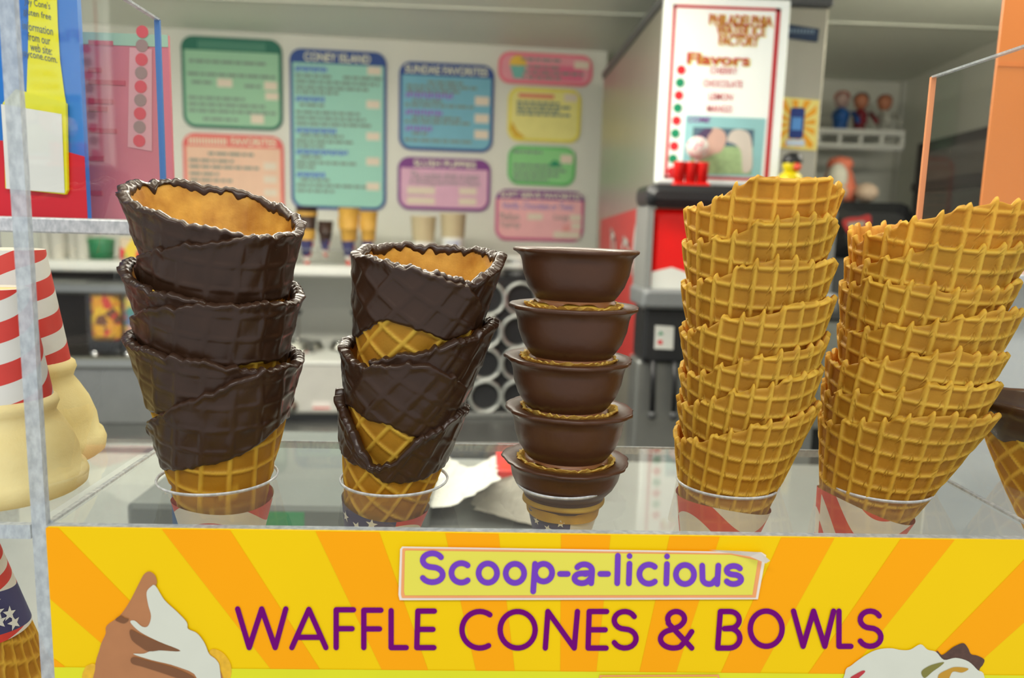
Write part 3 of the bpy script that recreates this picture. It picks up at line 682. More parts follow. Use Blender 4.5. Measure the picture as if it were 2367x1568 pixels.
# printed pictures on the sign
BRN = mat('print_caramel', (178, 118, 72), .5, var=.1, scale=120); BRN2 = mat('print_brown', (122, 76, 40), .5, var=.1, scale=120); CRM = mat('print_cream', (212, 213, 196), .5, var=.04, scale=90)
ORC = mat('print_cone_crumbs', (238, 178, 30), .5, var=.3, scale=400)
def cp(pts): return [(180+x/5.85, 1300+y/5.85) for x, y in pts]
def pic(name, pts, m, c, sm=True):
    q = cp(pts); q = smoothpoly(q, 4) if sm else q; pl = sign_clip([SF.ab(*p) for p in q])
    if len(pl) > 2: mesh(name, flat(SF, pl, c), m, sign)
pic('printed_cone_edge', [(60, 1570), (90, 1450), (140, 1390), (260, 1420), (300, 2000), (60, 2000)], ORC, .0004)
pic('printed_cone_edge', [(1800, 1180), (1950, 1210), (2060, 1350), (2080, 1500), (2030, 1650), (1900, 2000), (1700, 2000), (1750, 1400)], ORC, .0004)
pic('printed_soft_serve', [(975, 120), (1050, 170), (1075, 260), (1070, 330), (1180, 500), (1350, 660), (1480, 800), (1500, 890), (1620, 950), (1720, 1080), (1785, 1230), (1880, 1310), (1930, 1450), (1930, 2000), (300, 2000), (240, 1450), (300, 1180), (330, 1080), (385, 960), (400, 850), (570, 720), (700, 540), (830, 290), (900, 160)], BRN, .0006)
pic('printed_vanilla', [(1000, 320), (1060, 310), (1180, 500), (1350, 660), (1480, 800), (1500, 890), (1620, 950), (1720, 1080), (1785, 1230), (1880, 1310), (1930, 1450), (1930, 2000), (1500, 2000), (1620, 1560), (1350, 1400), (1000, 1310), (760, 1230), (900, 1225), (1050, 1180), (1400, 1190), (1100, 1060), (850, 930), (720, 800), (780, 780), (880, 860), (960, 850), (1000, 720), (960, 560), (940, 400)], CRM, .0008)
pic('printed_shade', [(720, 900), (850, 960), (1100, 1070), (1390, 1185), (1180, 1170), (980, 1190), (860, 1130), (740, 1030)], BRN2, .001)
pic('printed_shade', [(760, 1270), (1000, 1330), (1330, 1420), (1600, 1560), (1400, 1560), (1150, 1480), (900, 1400), (740, 1350)], BRN2, .001)
pic('printed_shade', [(590, 710), (640, 740), (700, 760), (640, 810), (560, 790), (520, 760)], BRN2, .001)
def sp_(pts): return [(180+(1940+x/5.543-180), 1450+y/5.543) for x, y in pts]
def pic2(name, pts, m, c):
    pl = sign_clip([SF.ab(*p) for p in smoothpoly(sp_(pts), 4)])
    if len(pl) > 2: mesh(name, flat(SF, pl, c), m, sign)
pic2('printed_brownie', [(1240, 300), (1300, 350), (1350, 330), (1400, 290), (1470, 240), (1580, 200), (1640, 260), (1680, 340), (1760, 360), (1850, 410), (1830, 480), (1780, 560), (1700, 900), (1300, 900), (1250, 500)], mat('print_brownie', (84, 56, 44), .6, var=.4, scale=500), .0005)
pic2('printed_scoop', [(60, 600), (150, 480), (330, 350), (480, 280), (650, 262), (780, 285), (900, 280), (1030, 212), (1120, 280), (1230, 310), (1330, 410), (1480, 385), (1640, 430), (1760, 540), (1850, 640), (1850, 1200), (60, 1200)], CRM, .0007)
pic2('printed_sauce', [(130, 640), (200, 590), (290, 545), (320, 560), (260, 620), (180, 680)], mat('print_berry', (188, 44, 52), .4), .0009)
pic2('printed_sauce', [(1040, 560), (1130, 490), (1250, 450), (1330, 440), (1280, 490), (1180, 560), (1080, 640)], mat('print_olive', (126, 120, 48), .4), .0009)
pic2('printed_sauce', [(1260, 600), (1380, 530), (1480, 500), (1640, 520), (1560, 570), (1440, 560), (1380, 660), (1270, 700)], mat('print_caramel_sauce', (192, 142, 26), .4), .0009)
# sticker on the sign
stk = thing('sticker', SF.pt(*SF.ab(1345, 1385), .001), 'pale yellow sticker lettered Scoop-a-licious on the sunburst sign', 'sticker')
STW = mat('sticker_white', (236, 224, 208), .5); STO = mat('sticker_orange', (240, 160, 96), .5); STY = mat('sticker_yellow', (228, 218, 74), .5, var=.03)
o_ = [(930, 1264), (1760, 1277), (1771, 1284), (1752, 1386), (924, 1388), (921, 1376), (925, 1270)]
i1 = [(932, 1268), (1700, 1280), (1762, 1293), (1747, 1382), (929, 1383), (927, 1374), (930, 1271)]
i2 = [(939, 1273), (1690, 1283), (1752, 1296), (1739, 1376), (936, 1377), (934, 1368), (936, 1275)]
for nm, pg, m_, c_ in (('sticker_backing', o_, STW, .0010), ('sticker_border', i1, STO, .0012), ('sticker_face', i2, STY, .0014)):
    v, f = pxpoly(SF, pg, c_); mesh(nm, (v, f), m_, stk)
cv = [(1640, 1272, .0014), (1700, 1269, .004), (1750, 1268, .006), (1771, 1286, .0064), (1764, 1295, .005), (1730, 1283, .0034), (1690, 1279, .002)]
mesh('curled_corner', (np.array([SF.pt(*SF.ab(x, y, .0015), cc) for x, y, cc in cv]), [(0, 1, 6), (1, 2, 5, 6), (2, 3, 4, 5)]), STW, stk)
gs = [(ch, 900+a/2.63, 900+b/2.63, 1230+t_/2.63, 1230+b_/2.63) for ch, a, b, t_, b_ in
      [('S', 180, 342, 113, 324), ('c', 360, 502, 173, 326), ('o', 525, 672, 175, 327), ('o', 690, 837, 177, 328), ('p', 857, 1007, 177, 380), ('-', 1020, 1102, 200, 312),
       ('a', 1108, 1250, 180, 330), ('-', 1265, 1347, 200, 312), ('l', 1360, 1415, 128, 330), ('i', 1430, 1486, 130, 331), ('c', 1503, 1640, 182, 333), ('i', 1658, 1714, 132, 332), ('o', 1725, 1870, 184, 335), ('u', 1885, 2018, 188, 335), ('s', 2030, 2157, 190, 335)]]
mesh('lettering', pen(gs, 13.2, SF, .0017), VIO, stk)
st2 = thing('sticker', SF.pt(*SF.ab(1520, 1600), .001), 'second sticker with orange border at the bottom edge of the sign', 'sticker')
pg = [SF.ab(x, y) for x, y in ((1385, 1559), (1661, 1558), (1661, 1620), (1385, 1620))]; mesh('sticker_backing', flat(SF, sign_clip(pg), .0008), STO, st2)
pg = [SF.ab(x, y) for x, y in ((1389, 1563), (1657, 1562), (1657, 1616), (1389, 1616))]; mesh('sticker_face', flat(SF, sign_clip(pg), .0010), mat('sign_lime', (222, 220, 0)), st2)

# ================================================================== NEIGHBOURING COMPARTMENTS
lc = thing('acrylic_display_case', (-.31, .42, CT), 'clear acrylic display case at the left edge holding pale cake cones', 'display case')
mesh('shelf_top', (np.array([(-.46, YF, SZ), (XL-.007, YF, SZ), (XL-.007, YB, SZ), (-.46, YB, SZ)]), [(0, 1, 2, 3)]), ACR_SHELF, lc)
mesh('shelf_front_edge', wbox(-.46, XL-.007, YF-.0035, YF, SZ-.0062, SZ+.0002), EDGE, lc)
pa = P(0, 507, .50); pb = P(322, 545, .50)
mesh('upper_shelf', wbox(-.46, pb[0]+.004, .50, .74, pb[2], pb[2]+.0095, .001), edge_mat('upper_edge', (226, 228, 232), .15), lc)
mesh('lower_shelf', wbox(-.46, XL-.007, YF, YB, CT-.0, CT+.004), edge_mat('lower_edge', (214, 216, 214), .2), lc)
mesh('back_post', wbox(-.46, -.452, .70, .74, CT, pb[2]), EDGE, lc)
rc = thing('acrylic_display_case', (.36, .42, CT), 'clear acrylic display case at the right edge holding a chocolate rimmed cone', 'display case')
mesh('shelf_top', (np.array([(XR+.003, YF, SZ), (.56, YF, SZ), (.56, YB, SZ), (XR+.003, YB, SZ)]), [(0, 1, 2, 3)]), ACR_SHELF, rc)
mesh('shelf_front_edge', wbox(XR+.003, .56, YF-.0035, YF, SZ-.0062, SZ+.0002), EDGE, rc)
q0 = P(2190, 645, .60); q1 = P(2250, 1045, .60)
mesh('back_panel', wbox(P(2168, 900, .60)[0], .75, .60, .603, CT, q0[2]), mat('frosted_white_panel', (196, 200, 198), .4, var=.12, scale=14), rc)
mesh('upper_shelf', wbox(P(2190, 645, .60)[0], .75, .55, .75, q0[2], q0[2]+.007, .001), edge_mat('upper_edge', (226, 228, 232), .15), rc)

# cartons on the upper shelves
zs = pb[2]+.0098
x1 = P(193, 300, .53)[0]
ct = thing('cone_carton', (x1-.09, .60, zs), 'blue and red cone carton with a yellow ribbon on the upper left shelf', 'carton')
CF = Fr((x1, .53, zs), (1, 0, 0), (0, -1, 0))
BLU = mat('carton_blue', (16, 112, 196), .35); CRED = mat('carton_red', (206, 22, 40), .35); CYEL = mat('carton_yellow', (226, 222, 20), .4)
mesh('carton_box', bx(CF, -.18, 0, 0, .21, -.005, 0), BLU, ct)
hb = CF.ab(190, 362)[1]; hb0 = CF.ab(0, 325)[1]
mesh('red_band', flat(CF, [(-.18, 0), (0, 0), (0, hb), (-.012, hb+.003), (-.03, hb+.001), (-.05, hb0), (-.18, hb0)], .0004), CRED, ct)
yl = [CF.ab(x, y) for x, y in ((68, -30), (132, -30), (135, 60), (140, 140), (150, 215), (156, 250), (62, 235), (66, 120))]
mesh('yellow_ribbon', flat(CF, yl, .0007), CYEL, ct)
tg = [CF.ab(x, y) for x, y in ((14, 240), (44, 208), (158, 240), (162, 440), (157, 450), (20, 436))]
mesh('yellow_tag', prism(CF, tg, .0008, .0035), CYEL, ct)
tg2 = [CF.ab(x, y) for x, y in ((11, 243), (150, 266), (157, 447), (23, 437))]
mesh('white_square', flat(CF, tg2, .0040), PAPER, ct)
TXT = mat('carton_text_grey', (66, 92, 104), .5)
gs = []
for i, (sx, xa, xb, y) in enumerate((("gluten free", 56, 120, 32), ('information', 54, 124, 62), ('from our', 66, 118, 88), ('web site:', 72, 122, 112))):
    a, b = CF.ab(xa, y-4), CF.ab(xb, y+8); gs.append(text_geo(sx, CF, a[0], b[0], a[1], .0052, .0011))
    gs[-1] = (gs[-1][0]+np.outer((gs[-1][0][:, 0]-CF.pt(a[0], 0)[0])*-.18, (0, 0, 1)), gs[-1][1])
mesh('lettering', join(*gs), TXT, ct)
gs = []
for sx, xa, xb, y in (("Joy Cone's", 58, 118, 8), ('joycone.com.', 52, 134, 128)):
    a, b = CF.ab(xa, y-4), CF.ab(xb, y+8); g = text_geo(sx, CF, a[0], b[0], a[1], .0056, .0011)
    gs.append((g[0]+np.outer((g[0][:, 0]-CF.pt(a[0], 0)[0])*-.18, (0, 0, 1)), g[1]))
mesh('lettering', join(*gs), TXT, ct)
# added pink card; its dots, strip and lines paint the poster's reflection in the divider
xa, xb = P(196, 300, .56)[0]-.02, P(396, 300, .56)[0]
pk = thing('reflection_card', ((xa+xb)/2, .65, zs), 'added pink card with a pale green stripe, painted with the poster reflection in the left divider', 'card')
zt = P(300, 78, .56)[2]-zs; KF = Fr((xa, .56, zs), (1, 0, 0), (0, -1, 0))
mesh('card_sheet', bx(KF, 0, xb-xa, 0, zt, -.003, 0), mat('added_card_pink', (198, 112, 122), .4, var=.14, scale=20), pk)
mesh('green_stripe', flat(KF, [(0, zt-.008), (xb-xa, zt-.008), (xb-xa, zt), (0, zt)], .0004), mat('added_card_green', (150, 182, 156), .5), pk)
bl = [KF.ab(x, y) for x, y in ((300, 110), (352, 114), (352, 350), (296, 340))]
mesh('label_strip', flat(KF, bl, .0005), mat('reflection_pale', (208, 150, 152), .5), pk)
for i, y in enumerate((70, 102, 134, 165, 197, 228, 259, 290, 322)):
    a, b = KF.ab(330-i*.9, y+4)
    mesh('reflected_dot', flat(KF, [(a+.0042*math.cos(t), b+.0042*math.sin(t)) for t in np.arange(16)*math.pi/8], .0008), mat('reflected_dot_red', (206, 74, 84), .5) if i % 2 == 0 else mat('reflected_dot_taupe', (150, 122, 116), .5), pk)
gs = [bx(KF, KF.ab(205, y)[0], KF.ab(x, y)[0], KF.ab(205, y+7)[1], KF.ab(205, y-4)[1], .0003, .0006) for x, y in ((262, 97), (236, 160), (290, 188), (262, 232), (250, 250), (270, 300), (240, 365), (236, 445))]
mesh('reflected_lines', join(*gs), mat('reflection_print', (186, 76, 92), .5), pk)
# orange carton on the right
xo = P(2300, 200, .62)[0]; zo = q0[2]+.0072
oc = thing('cone_carton', (xo+.1, .68, zo), 'orange carton on the upper right shelf', 'carton')
OF = Fr((xo, .62, zo), (1, 0, 0), (0, -1, 0))
mesh('carton_box', bx(OF, 0, .2, 0, .30, -.003, 0), mat('carton_orange', (212, 124, 52), .45, var=.07, scale=9), oc)
mesh('carton_flap', bx(OF, 0, .2, .16, .163, 0, .0006), mat('carton_fold', (214, 120, 48), .5), oc)
v, f = bx(OF, OF.ab(2352, 520)[0], .12, OF.ab(2352, 572)[1], OF.ab(2352, 470)[1], 0, .0006); mesh('white_label', (v, f), PAPER, oc)

# upside-down cake cones in striped jackets, left compartment
def cake_cone(cx, cy, zb, s, label, mat_name, args):
    t = thing('cake_cone', (cx, cy, zb), label, 'ice cream cone', 'upside-down cake cones in striped jackets')
    b = [(.0405, 0), (.0432, .002), (.0440, .0075), (.0425, .0120), (.0405, .0135), (.0395, .022), (.036, .032), (.0315, .040), (.0285, .0445), (.0292, .047), (.0305, .0500), (.0298, .0530), (.0278, .0545), (.0262, .056), (.018, .115), (.001, .115)]
    v, f = lathe([(r*s, z*s) for r, z in b], (cx, cy, zb), seg=56); mesh('cake_wafer', (v, f), WAF_PALE, t, True, np.full(len(v), .6))
    v, F, uv = jacket_geo((cx, cy, zb), (0, 0, 1), .0278*s, .0535*s, .0185*s, .116*s, seg=64, wave=0)
    mesh('jacket_paper', (v, F), flag_mat(*args), t, True, uv=uv)
    top = lathe([(.0185*s, .116*s), (.0178*s, .1163*s), (.0172*s, .112*s), (.001, .111*s)], (cx, cy, zb), seg=48); mesh('jacket_top', top, mat('jacket_inside', (214, 206, 190), .6), t, True)
A_ = PZ(45, 1045, SZ); cake_cone(P(42, 1000, .43)[0], .43, SZ, 1.0, 'upside-down pale cake cone in the taller striped jacket, behind', 'ja', ('jacket_f', 3.2, -3.0, .12, .6, None))
cake_cone(P(-25, 1100, .366)[0], .376, SZ, .86, 'upside-down cake cone in striped jacket at the left edge, in front', 'jb', ('jacket_g', 2.8, -3.0, .12, 2.2, None))
# upside-down waffle cone in a flag jacket on the lower level
jc = P(-55, 1400, .40); t = thing('waffle_cone', (jc[0], .40, CT+.0041), 'upside-down waffle cone in a starred flag jacket, lower left corner', 'ice cream cone')
th = np.arange(200)*2*math.pi/200+.5*math.pi; rfu = lambda q: np.maximum(.0445-.29*q, .003)
V = []; at = []
for q in np.linspace(0, .13, 90):
    tt = np.full(200, q); a_, b_ = ridges(th, tt, .15, .25, .5, .0108, (0, 0)); rid = np.maximum(a_, b_); r = rfu(tt)+.001*rid
    V.append(np.stack([jc[0]+r*np.cos(th), .40+r*np.sin(th), CT+.0041+tt], 1)); at.append(rid)
mesh('wafer_shell', (np.vstack(V), grid_faces(90, 200, True)), WAF, t, True, np.concatenate(at))
zj = P(20, 1552, .36)[2]-CT-.0041
cj = (jc[0], .40, CT+.0041); r0, r1 = .0445-.29*zj+.0018, .0445-.29*.125+.0018
v, F, uv = jacket_geo(cj, (0, 0, 1), r0, zj, r1, .128, seg=96, rows=24); mesh('jacket_paper', (v, F), flag_mat('jacket_h', 4.4, -3.4, .10, .4, (.28, .62, .05, .44)), t, True, uv=uv)
mesh('printed_stars', stars_on(cj, (0, 0, 1), r0, zj, r1, .128, [(.347, .30, .2), (.405, .37, .1), (.410, .28, .2), (.412, .19, .1), (.455, .22, .3), (.462, .12, 0), (.29, .22, 0)], .0040, .0004), WHITE, t)
# chocolate rimmed cone at the right edge
e_ = P(2432, 935, .405)
t = thing('waffle_cone', (e_[0], .405, e_[2]-.085), 'chocolate rimmed waffle cone cut off by the right edge of the picture', 'ice cream cone')
nc = 220; th = np.arange(nc)*2*math.pi/nc+.5*math.pi; rfr = lambda q: np.maximum(.0375+.33*q-1.6*q*q, .003); V = []; at = []
for q in np.linspace(-.085, 0, 70):
    tt = np.full(nc, q); a_, b_ = ridges(th, tt, .15, .25, .6, .0108, (.002, 0)); rid = np.maximum(a_, b_); r = rfr(tt)+.0009*rid
    V.append(np.stack([e_[0]+r*np.cos(th), .405+r*np.sin(th), e_[2]+tt], 1)); at.append(rid)
for q in (-.002, -.02, -.05): V.append(np.stack([e_[0]+(rfr(np.full(nc, q))-.002)*np.cos(th), .405+(rfr(np.full(nc, q))-.002)*np.sin(th), np.full(nc, e_[2]+q)], 1)); at.append(np.full(nc, .3))
mesh('wafer_shell', (np.vstack(V), grid_faces(73, nc, True)), WAF, t, True, np.concatenate(at))
V = []
low = -.017+.0025*np.sin(th*5)+.0015*np.sin(th*11)
for q, off in ((0, 0), (.08, .0013), (.4, .0018), (.8, .0022), (.95, .003), (1.0, .002)): V.append(np.stack([e_[0]+(rfr(low*(1-q))+off)*np.cos(th), .405+(rfr(low*(1-q))+off)*np.sin(th), e_[2]+low*(1-q)+.001*q], 1))
for q, off in ((.0015, 0), (0, -.003), (-.018, -.0045)): V.append(np.stack([e_[0]+(rfr(np.full(nc, q))+off)*np.cos(th), .405+(rfr(np.full(nc, q))+off)*np.sin(th), e_[2]+q+.001*np.sin(th*4)], 1))
mesh('chocolate_coating', (np.vstack(V), grid_faces(9, nc, True)), CHOC, t, True)

# papers and boxes on the counter under the shelf
def crumple(cx, cy, sx, sy, h, seed, n=14):
    r = np.random.default_rng(seed); g = np.linspace(-1, 1, n); Z = np.zeros((n, n)); X, Yg = np.meshgrid(g, g)
    for k in range(9):
        a = r.uniform(0, 6.28); o = r.uniform(-.7, .7); Z += np.abs(X*math.cos(a)+Yg*math.sin(a)-o)*r.uniform(-.5, .9)
    Z -= Z.min(); Z = Z/Z.max()*h; v = np.stack([cx+X*sx+.1*sx*r.uniform(-1, 1, (n, n)), cy+Yg*sy, CT+.001+Z], 2).reshape(-1, 3)
    return v, grid_faces(n, n, False)
p_ = PZ(1075, 1150, CT); tag(mesh('paper_sheet', crumple(p_[0], min(p_[1], .86), .035, .09, .05, 4), PAPER), 'crumpled white paper lying behind the second cone stack', 'paper')
p_ = PZ(1150, 1140, CT+.02); tag(mesh('paper_bag', crumple(p_[0]+.02, min(p_[1], .90), .045, .05, .035, 8), mat('brown_grey_paper', (150, 146, 134), .7)), 'grey brown crumpled paper bag under the shelf beside the white paper', 'paper bag')
rb = thing('red_reflection_box', (.08, .89, CT), 'small red and white box added in place of a red reflection behind the bowls', 'box')  # box added to stand in for a red reflection in the shelf
mesh('box_body', wbox(.02, .12, .84, .94, CT, CT+.028, .002), WHITE, rb); mesh('red_top', wbox(.018, .122, .838, .942, CT+.018, CT+.030, .002), RED, rb)
gb = thing('scale_box', (-.19, .86, CT), 'dark grey flat box with a green label behind the leftmost stack', 'box')
mesh('box_body', wbox(-.33, -.05, .70, .97, CT, CT+.035, .004), mat('slate_grey', (104, 110, 108), .4), gb)
mesh('green_label', wbox(-.215, -.165, .699, .70, CT+.012, CT+.030), mat('label_green', (40, 150, 90), .5), gb)

# ================================================================== MENU SIGNS ON THE WALL
GT = mat('menu_text_grey', (122, 138, 130), .6)
def quad_ab(F, q):
    a = [F.ab(*p) for p in q]; return (a[0][0]+a[2][0])/2, (a[1][0]+a[3][0])/2, (a[2][1]+a[3][1])/2, (a[0][1]+a[1][1])/2
def menu(q, border, face, head, hfrac, label, title=None, ti=(.1, .9), tcol=None, lines=(), tags=(), rad=.035, sub=()):
    a0, a1, b0, b1 = quad_ab(MW, q); w_, h_ = a1-a0, b1-b0
    t = thing('menu_sign', MW.pt((a0+a1)/2, b0, 0), label, 'menu sign')
    mesh('sign_plate', prism(MW, rrect(a0, a1, b0, b1, rad), .001, .006), border, t)
    mesh('sign_face', prism(MW, rrect(a0+.009, a1-.009, b0+.009, b1-.009, rad-.008), .006, .0075), face, t)
    if head:
        hp = [p for p in rrect(a0, a1, b0, b1, rad) if p[1] > b1-h_*hfrac]; hp = [(a1, b1-h_*hfrac)]+hp+[(a0, b1-h_*hfrac)]
        mesh('sign_header', prism(MW, hp, .006, .0085), head, t)
    if title:
        mesh('lettering', text_geo(title, MW, a0+w_*ti[0], a0+w_*ti[1], b1-h_*hfrac*.55, h_*hfrac*.62, .0092, bold=.022), tcol or mat('menu_title_cream', (224, 224, 196), .6), t)
    gs = []; rr = random.Random(len(label))
    for x0, x1, y in lines:            # unreadable small print: rows of word-length dashes
        x = x0
        while x < x1-.02:
            l = min(rr.uniform(.04, .12), x1-x); gs.append(bx(MW, a0+w_*x, a0+w_*(x+l), b1-h_*y-.0042, b1-h_*y+.0042, .0072, .0082)); x += l+.016
    if gs: mesh('small_print', join(*gs), GT, t)['kind'] = 'stuff'
    for x0, x1, y, txt, col, sl in sub:
        mesh('lettering', text_geo(txt, MW, a0+w_*x0, a0+w_*x1, b1-h_*y, .024, .0085, slant=sl), col, t)
    for x, y, tw, th_ in tags:
        mesh('price_tag', bx(MW, a0+w_*x, a0+w_*(x+tw), b1-h_*(y+th_), b1-h_*y, .0075, .0095), mat('price_tag_cream', (220, 208, 190), .6, var=.05), t)
    return t, a0, a1, b0, b1
BLUT = mat('menu_blue_print', (84, 112, 196), .6); PURT = mat('menu_purple_print', (140, 96, 190), .6)
TEAL = mat('menu_teal', (8, 104, 84), .5); MINT = mat('menu_mint', (148, 196, 162), .55, var=.05, scale=6); SALM = mat('menu_salmon', (222, 96, 92), .5); PEACH = mat('menu_peach', (228, 190, 164), .55)
NAVY = mat('menu_blue', (20, 66, 140), .5); AQUA = mat('menu_aqua', (150, 206, 190), .55, var=.05, scale=6); SKY = mat('menu_sky', (112, 176, 198), .55); VIOL = mat('menu_violet', (116, 36, 130), .5); LILA = mat('menu_lilac', (214, 168, 194), .55)
ROSE = mat('menu_rose', (226, 112, 132), .5); PINK = mat('menu_pink', (224, 150, 164), .55); YELM = mat('menu_yellow_border', (226, 214, 84), .5); PALEY = mat('menu_pale_yellow', (228, 222, 138), .55); GRNB = mat('menu_green_border', (96, 186, 104), .5); LGRN = mat('menu_light_green', (134, 204, 134), .55); MAG = mat('menu_magenta', (196, 96, 140), .5); SHELLP = mat('menu_shell_pink', (232, 176, 180), .55)
t, a0, a1, b0, b1 = menu([(420, 80), (652, 97), (424, 296), (655, 302)], TEAL, MINT, TEAL, .15, 'green menu sign with a dark teal header, left of the wall',
     lines=[(.08, .86, .27), (.06, .93, .41), (.1, .3, .5), (.62, .78, .52), (.06, .62, .67), (.06, .85, .74), (.06, .93, .81), (.2, .55, .9)], tags=[(.35, .45, .15, .09), (.82, .46, .13, .09), (.83, .58, .13, .08), (.68, .83, .13, .1)])
gs = []                                   # the header's lettering is a blur of pale upright strokes
for i in range(26): gs.append(bx(MW, a0+(a1-a0)*(.17+.026*i), a0+(a1-a0)*(.17+.026*i)+.0045, b1-.034, b1-.012, .0085, .0092))
mesh('header_strokes', join(*gs), mat('menu_dull_teal', (86, 146, 124), .6), t)
t, a0, a1, b0, b1 = menu([(427, 306), (658, 318), (426, 512), (656, 520)], SALM, PEACH, SALM, .14, 'peach menu sign with a red header behind the leftmost stack', 'FAVORITES', (.48, .93),
     lines=[(.25, .7, .22), (.06, .5, .3), (.06, .75, .37), (.06, .35, .45), (.06, .48, .52), (.06, .3, .6), (.06, .5, .66)], tags=[(.8, .30, .13, .08), (.8, .45, .13, .08), (.8, .6, .13, .08), (.8, .76, .13, .08)])
gs = []
for i in range(13): gs.append(bx(MW, a0+(a1-a0)*(.06+.03*i), a0+(a1-a0)*(.06+.03*i)+.005, b1-.032, b1-.012, .0085, .0092))
mesh('header_strokes', join(*gs), mat('menu_title_cream', (224, 224, 196), .6), t)
lp = [(a0+(a1-a0)*(.72+.13*math.cos(q)), b1-(b1-b0)*(.86-.05*math.sin(q))) for q in np.arange(20)*math.pi/10]
mesh('printed_lips', flat(MW, lp, .0085), mat('menu_lip_pink', (220, 70, 110), .5), t)
t, a0, a1, b0, b1 = menu([(675, 108), (897, 128), (669, 479), (890, 490)], NAVY, AQUA, NAVY, .085, 'tall aqua menu sign lettered CONEY ISLAND with a blue header', 'CONEY ISLAND', (.15, .83),
     lines=[(.06, .45, .165), (.55, .95, .165), (.06, .92, .2), (.06, .82, .235), (.06, .5, .265), (.1, .35, .345), (.06, .72, .39), (.06, .78, .425), (.06, .84, .46), (.1, .55, .535), (.06, .68, .57), (.06, .35, .60), (.1, .35, .67), (.06, .68, .705), (.06, .25, .735), (.1, .4, .815), (.06, .86, .85), (.06, .45, .885)],
     tags=[(.8, .09, .14, .05), (.79, .30, .14, .05), (.79, .50, .14, .05), (.79, .66, .14, .05), (.79, .82, .14, .05)])
gs = [bx(MW, a0+(a1-a0)*(.06+.03*i), a0+(a1-a0)*(.06+.03*i)+.0065, b1-(b1-b0)*y-.007+.002*(i % 3), b1-(b1-b0)*y+.006+.003*(i % 2), .0075, .0085) for x, y in ((.40, .125), (.38, .31), (.50, .505), (.60, .64), (.38, .785)) for i in range(int((x-.06)/.03))]
mesh('blue_print', join(*gs), BLUT, t)['kind'] = 'stuff'
t, a0, a1, b0, b1 = menu([(925, 139), (1143, 156), (920, 346), (1138, 354)], NAVY, SKY, NAVY, .15, 'sky blue menu sign lettered SUNDAE FAVORITES', 'SUNDAE FAVORITES', (.06, .93),
     lines=[(.3, .7, .22), (.08, .82, .27), (.08, .65, .32), (.14, .45, .435), (.06, .82, .485), (.14, .65, .625), (.06, .78, .675), (.14, .3, .81), (.06, .8, .885)], tags=[(.8, .36, .15, .1), (.8, .56, .15, .1), (.8, .745, .15, .1)])
gs = [bx(MW, a0+(a1-a0)*(.07+.036*i), a0+(a1-a0)*(.07+.036*i)+.007, b1-(b1-b0)*y-.008+.002*(i % 3), b1-(b1-b0)*y+.006+.003*(i % 2), .0075, .0085) for x, y in ((.58, .375), (.5, .57), (.36, .755)) for i in range(int((x-.07)/.036))]
mesh('purple_print', join(*gs), PURT, t)['kind'] = 'stuff'
menu([(922, 360), (1135, 373), (917, 481), (1131, 493)], VIOL, LILA, VIOL, .20, 'lilac menu sign lettered SLUSH PUPPIES with a violet header', 'SLUSH PUPPIES', (.17, .84),
     lines=[(.12, .3, .68), (.12, .28, .85)], tags=[(.10, .56, .3, .14), (.10, .76, .3, .13), (.66, .55, .19, .13), (.66, .75, .19, .13)],
     sub=[(.14, .87, .34, 'The coolest drink in town', GT, .3), (.12, .89, .475, 'A refreshing assortment of flavors', GT, .3)])
t, a0, a1, b0, b1 = menu([(1153, 117), (1370, 132), (1150, 191), (1368, 203)], ROSE, PINK, None, 0, 'small pink menu sign at the top right of the wall', lines=[(.24, .68, .22), (.24, .66, .45), (.24, .9, .62), (.24, .66, .78)], tags=[(.8, .2, .16, .24)])
mesh('printed_cup', flat(MW, [(a0+.035, b1-.04), (a0+.085, b1-.04), (a0+.072, b0+.015), (a0+.048, b0+.015)], .0085), mat('menu_cup_teal', (110, 178, 170), .5), t)
mesh('printed_scoop', flat(MW, [(a0+.06+.026*math.cos(q), b1-.036+.026*math.sin(q)) for q in np.arange(16)*math.pi/8], .0082), mat('menu_scoop_yellow', (228, 190, 70), .5), t)
mesh('magenta_panel', bx(MW, a0+(a1-a0)*.33, a1-.03, b0+.014, b1-(b1-b0)*.38, .0075, .0080), mat('menu_magenta_panel', (218, 108, 140), .5), t)
t, a0, a1, b0, b1 = menu([(1175, 200), (1343, 209), (1172, 325), (1340, 333)], YELM, PALEY, None, 0, 'small yellow menu sign on the right of the wall', lines=[(.12, .7, .28), (.12, .85, .35), (.12, .7, .42), (.12, .85, .49)], tags=[(.76, .09, .18, .14)])
gs = [bx(MW, a0+(a1-a0)*.14, a0+(a1-a0)*.62, b1-(b1-b0)*.155-.006, b1-(b1-b0)*.155+.006, .0075, .0085)]; mesh('rose_print', join(*gs), mat('menu_rose_print', (222, 130, 110), .5), t)
bn = [(a0+.012, b0+.06), (a0+.03, b0+.03), (a0+.055, b0+.012), (a0+.045, b0+.008), (a0+.022, b0+.012), (a0+.008, b0+.035)]
mesh('printed_banana', flat(MW, bn, .0085), mat('menu_banana', (212, 170, 30), .5), t)
t, a0, a1, b0, b1 = menu([(1175, 335), (1331, 342), (1172, 426), (1328, 432)], GRNB, LGRN, None, 0, 'small light green menu sign on the right of the wall', lines=[(.06, .5, .16), (.08, .8, .5), (.08, .85, .62), (.08, .75, .74), (.08, .6, .86)], tags=[(.77, .2, .18, .22)])
mesh('printed_leaf', flat(MW, [(a0+.125, b1-.058), (a0+.145, b1-.04), (a0+.168, b1-.052), (a0+.152, b1-.062)], .0085), GREEN, t)
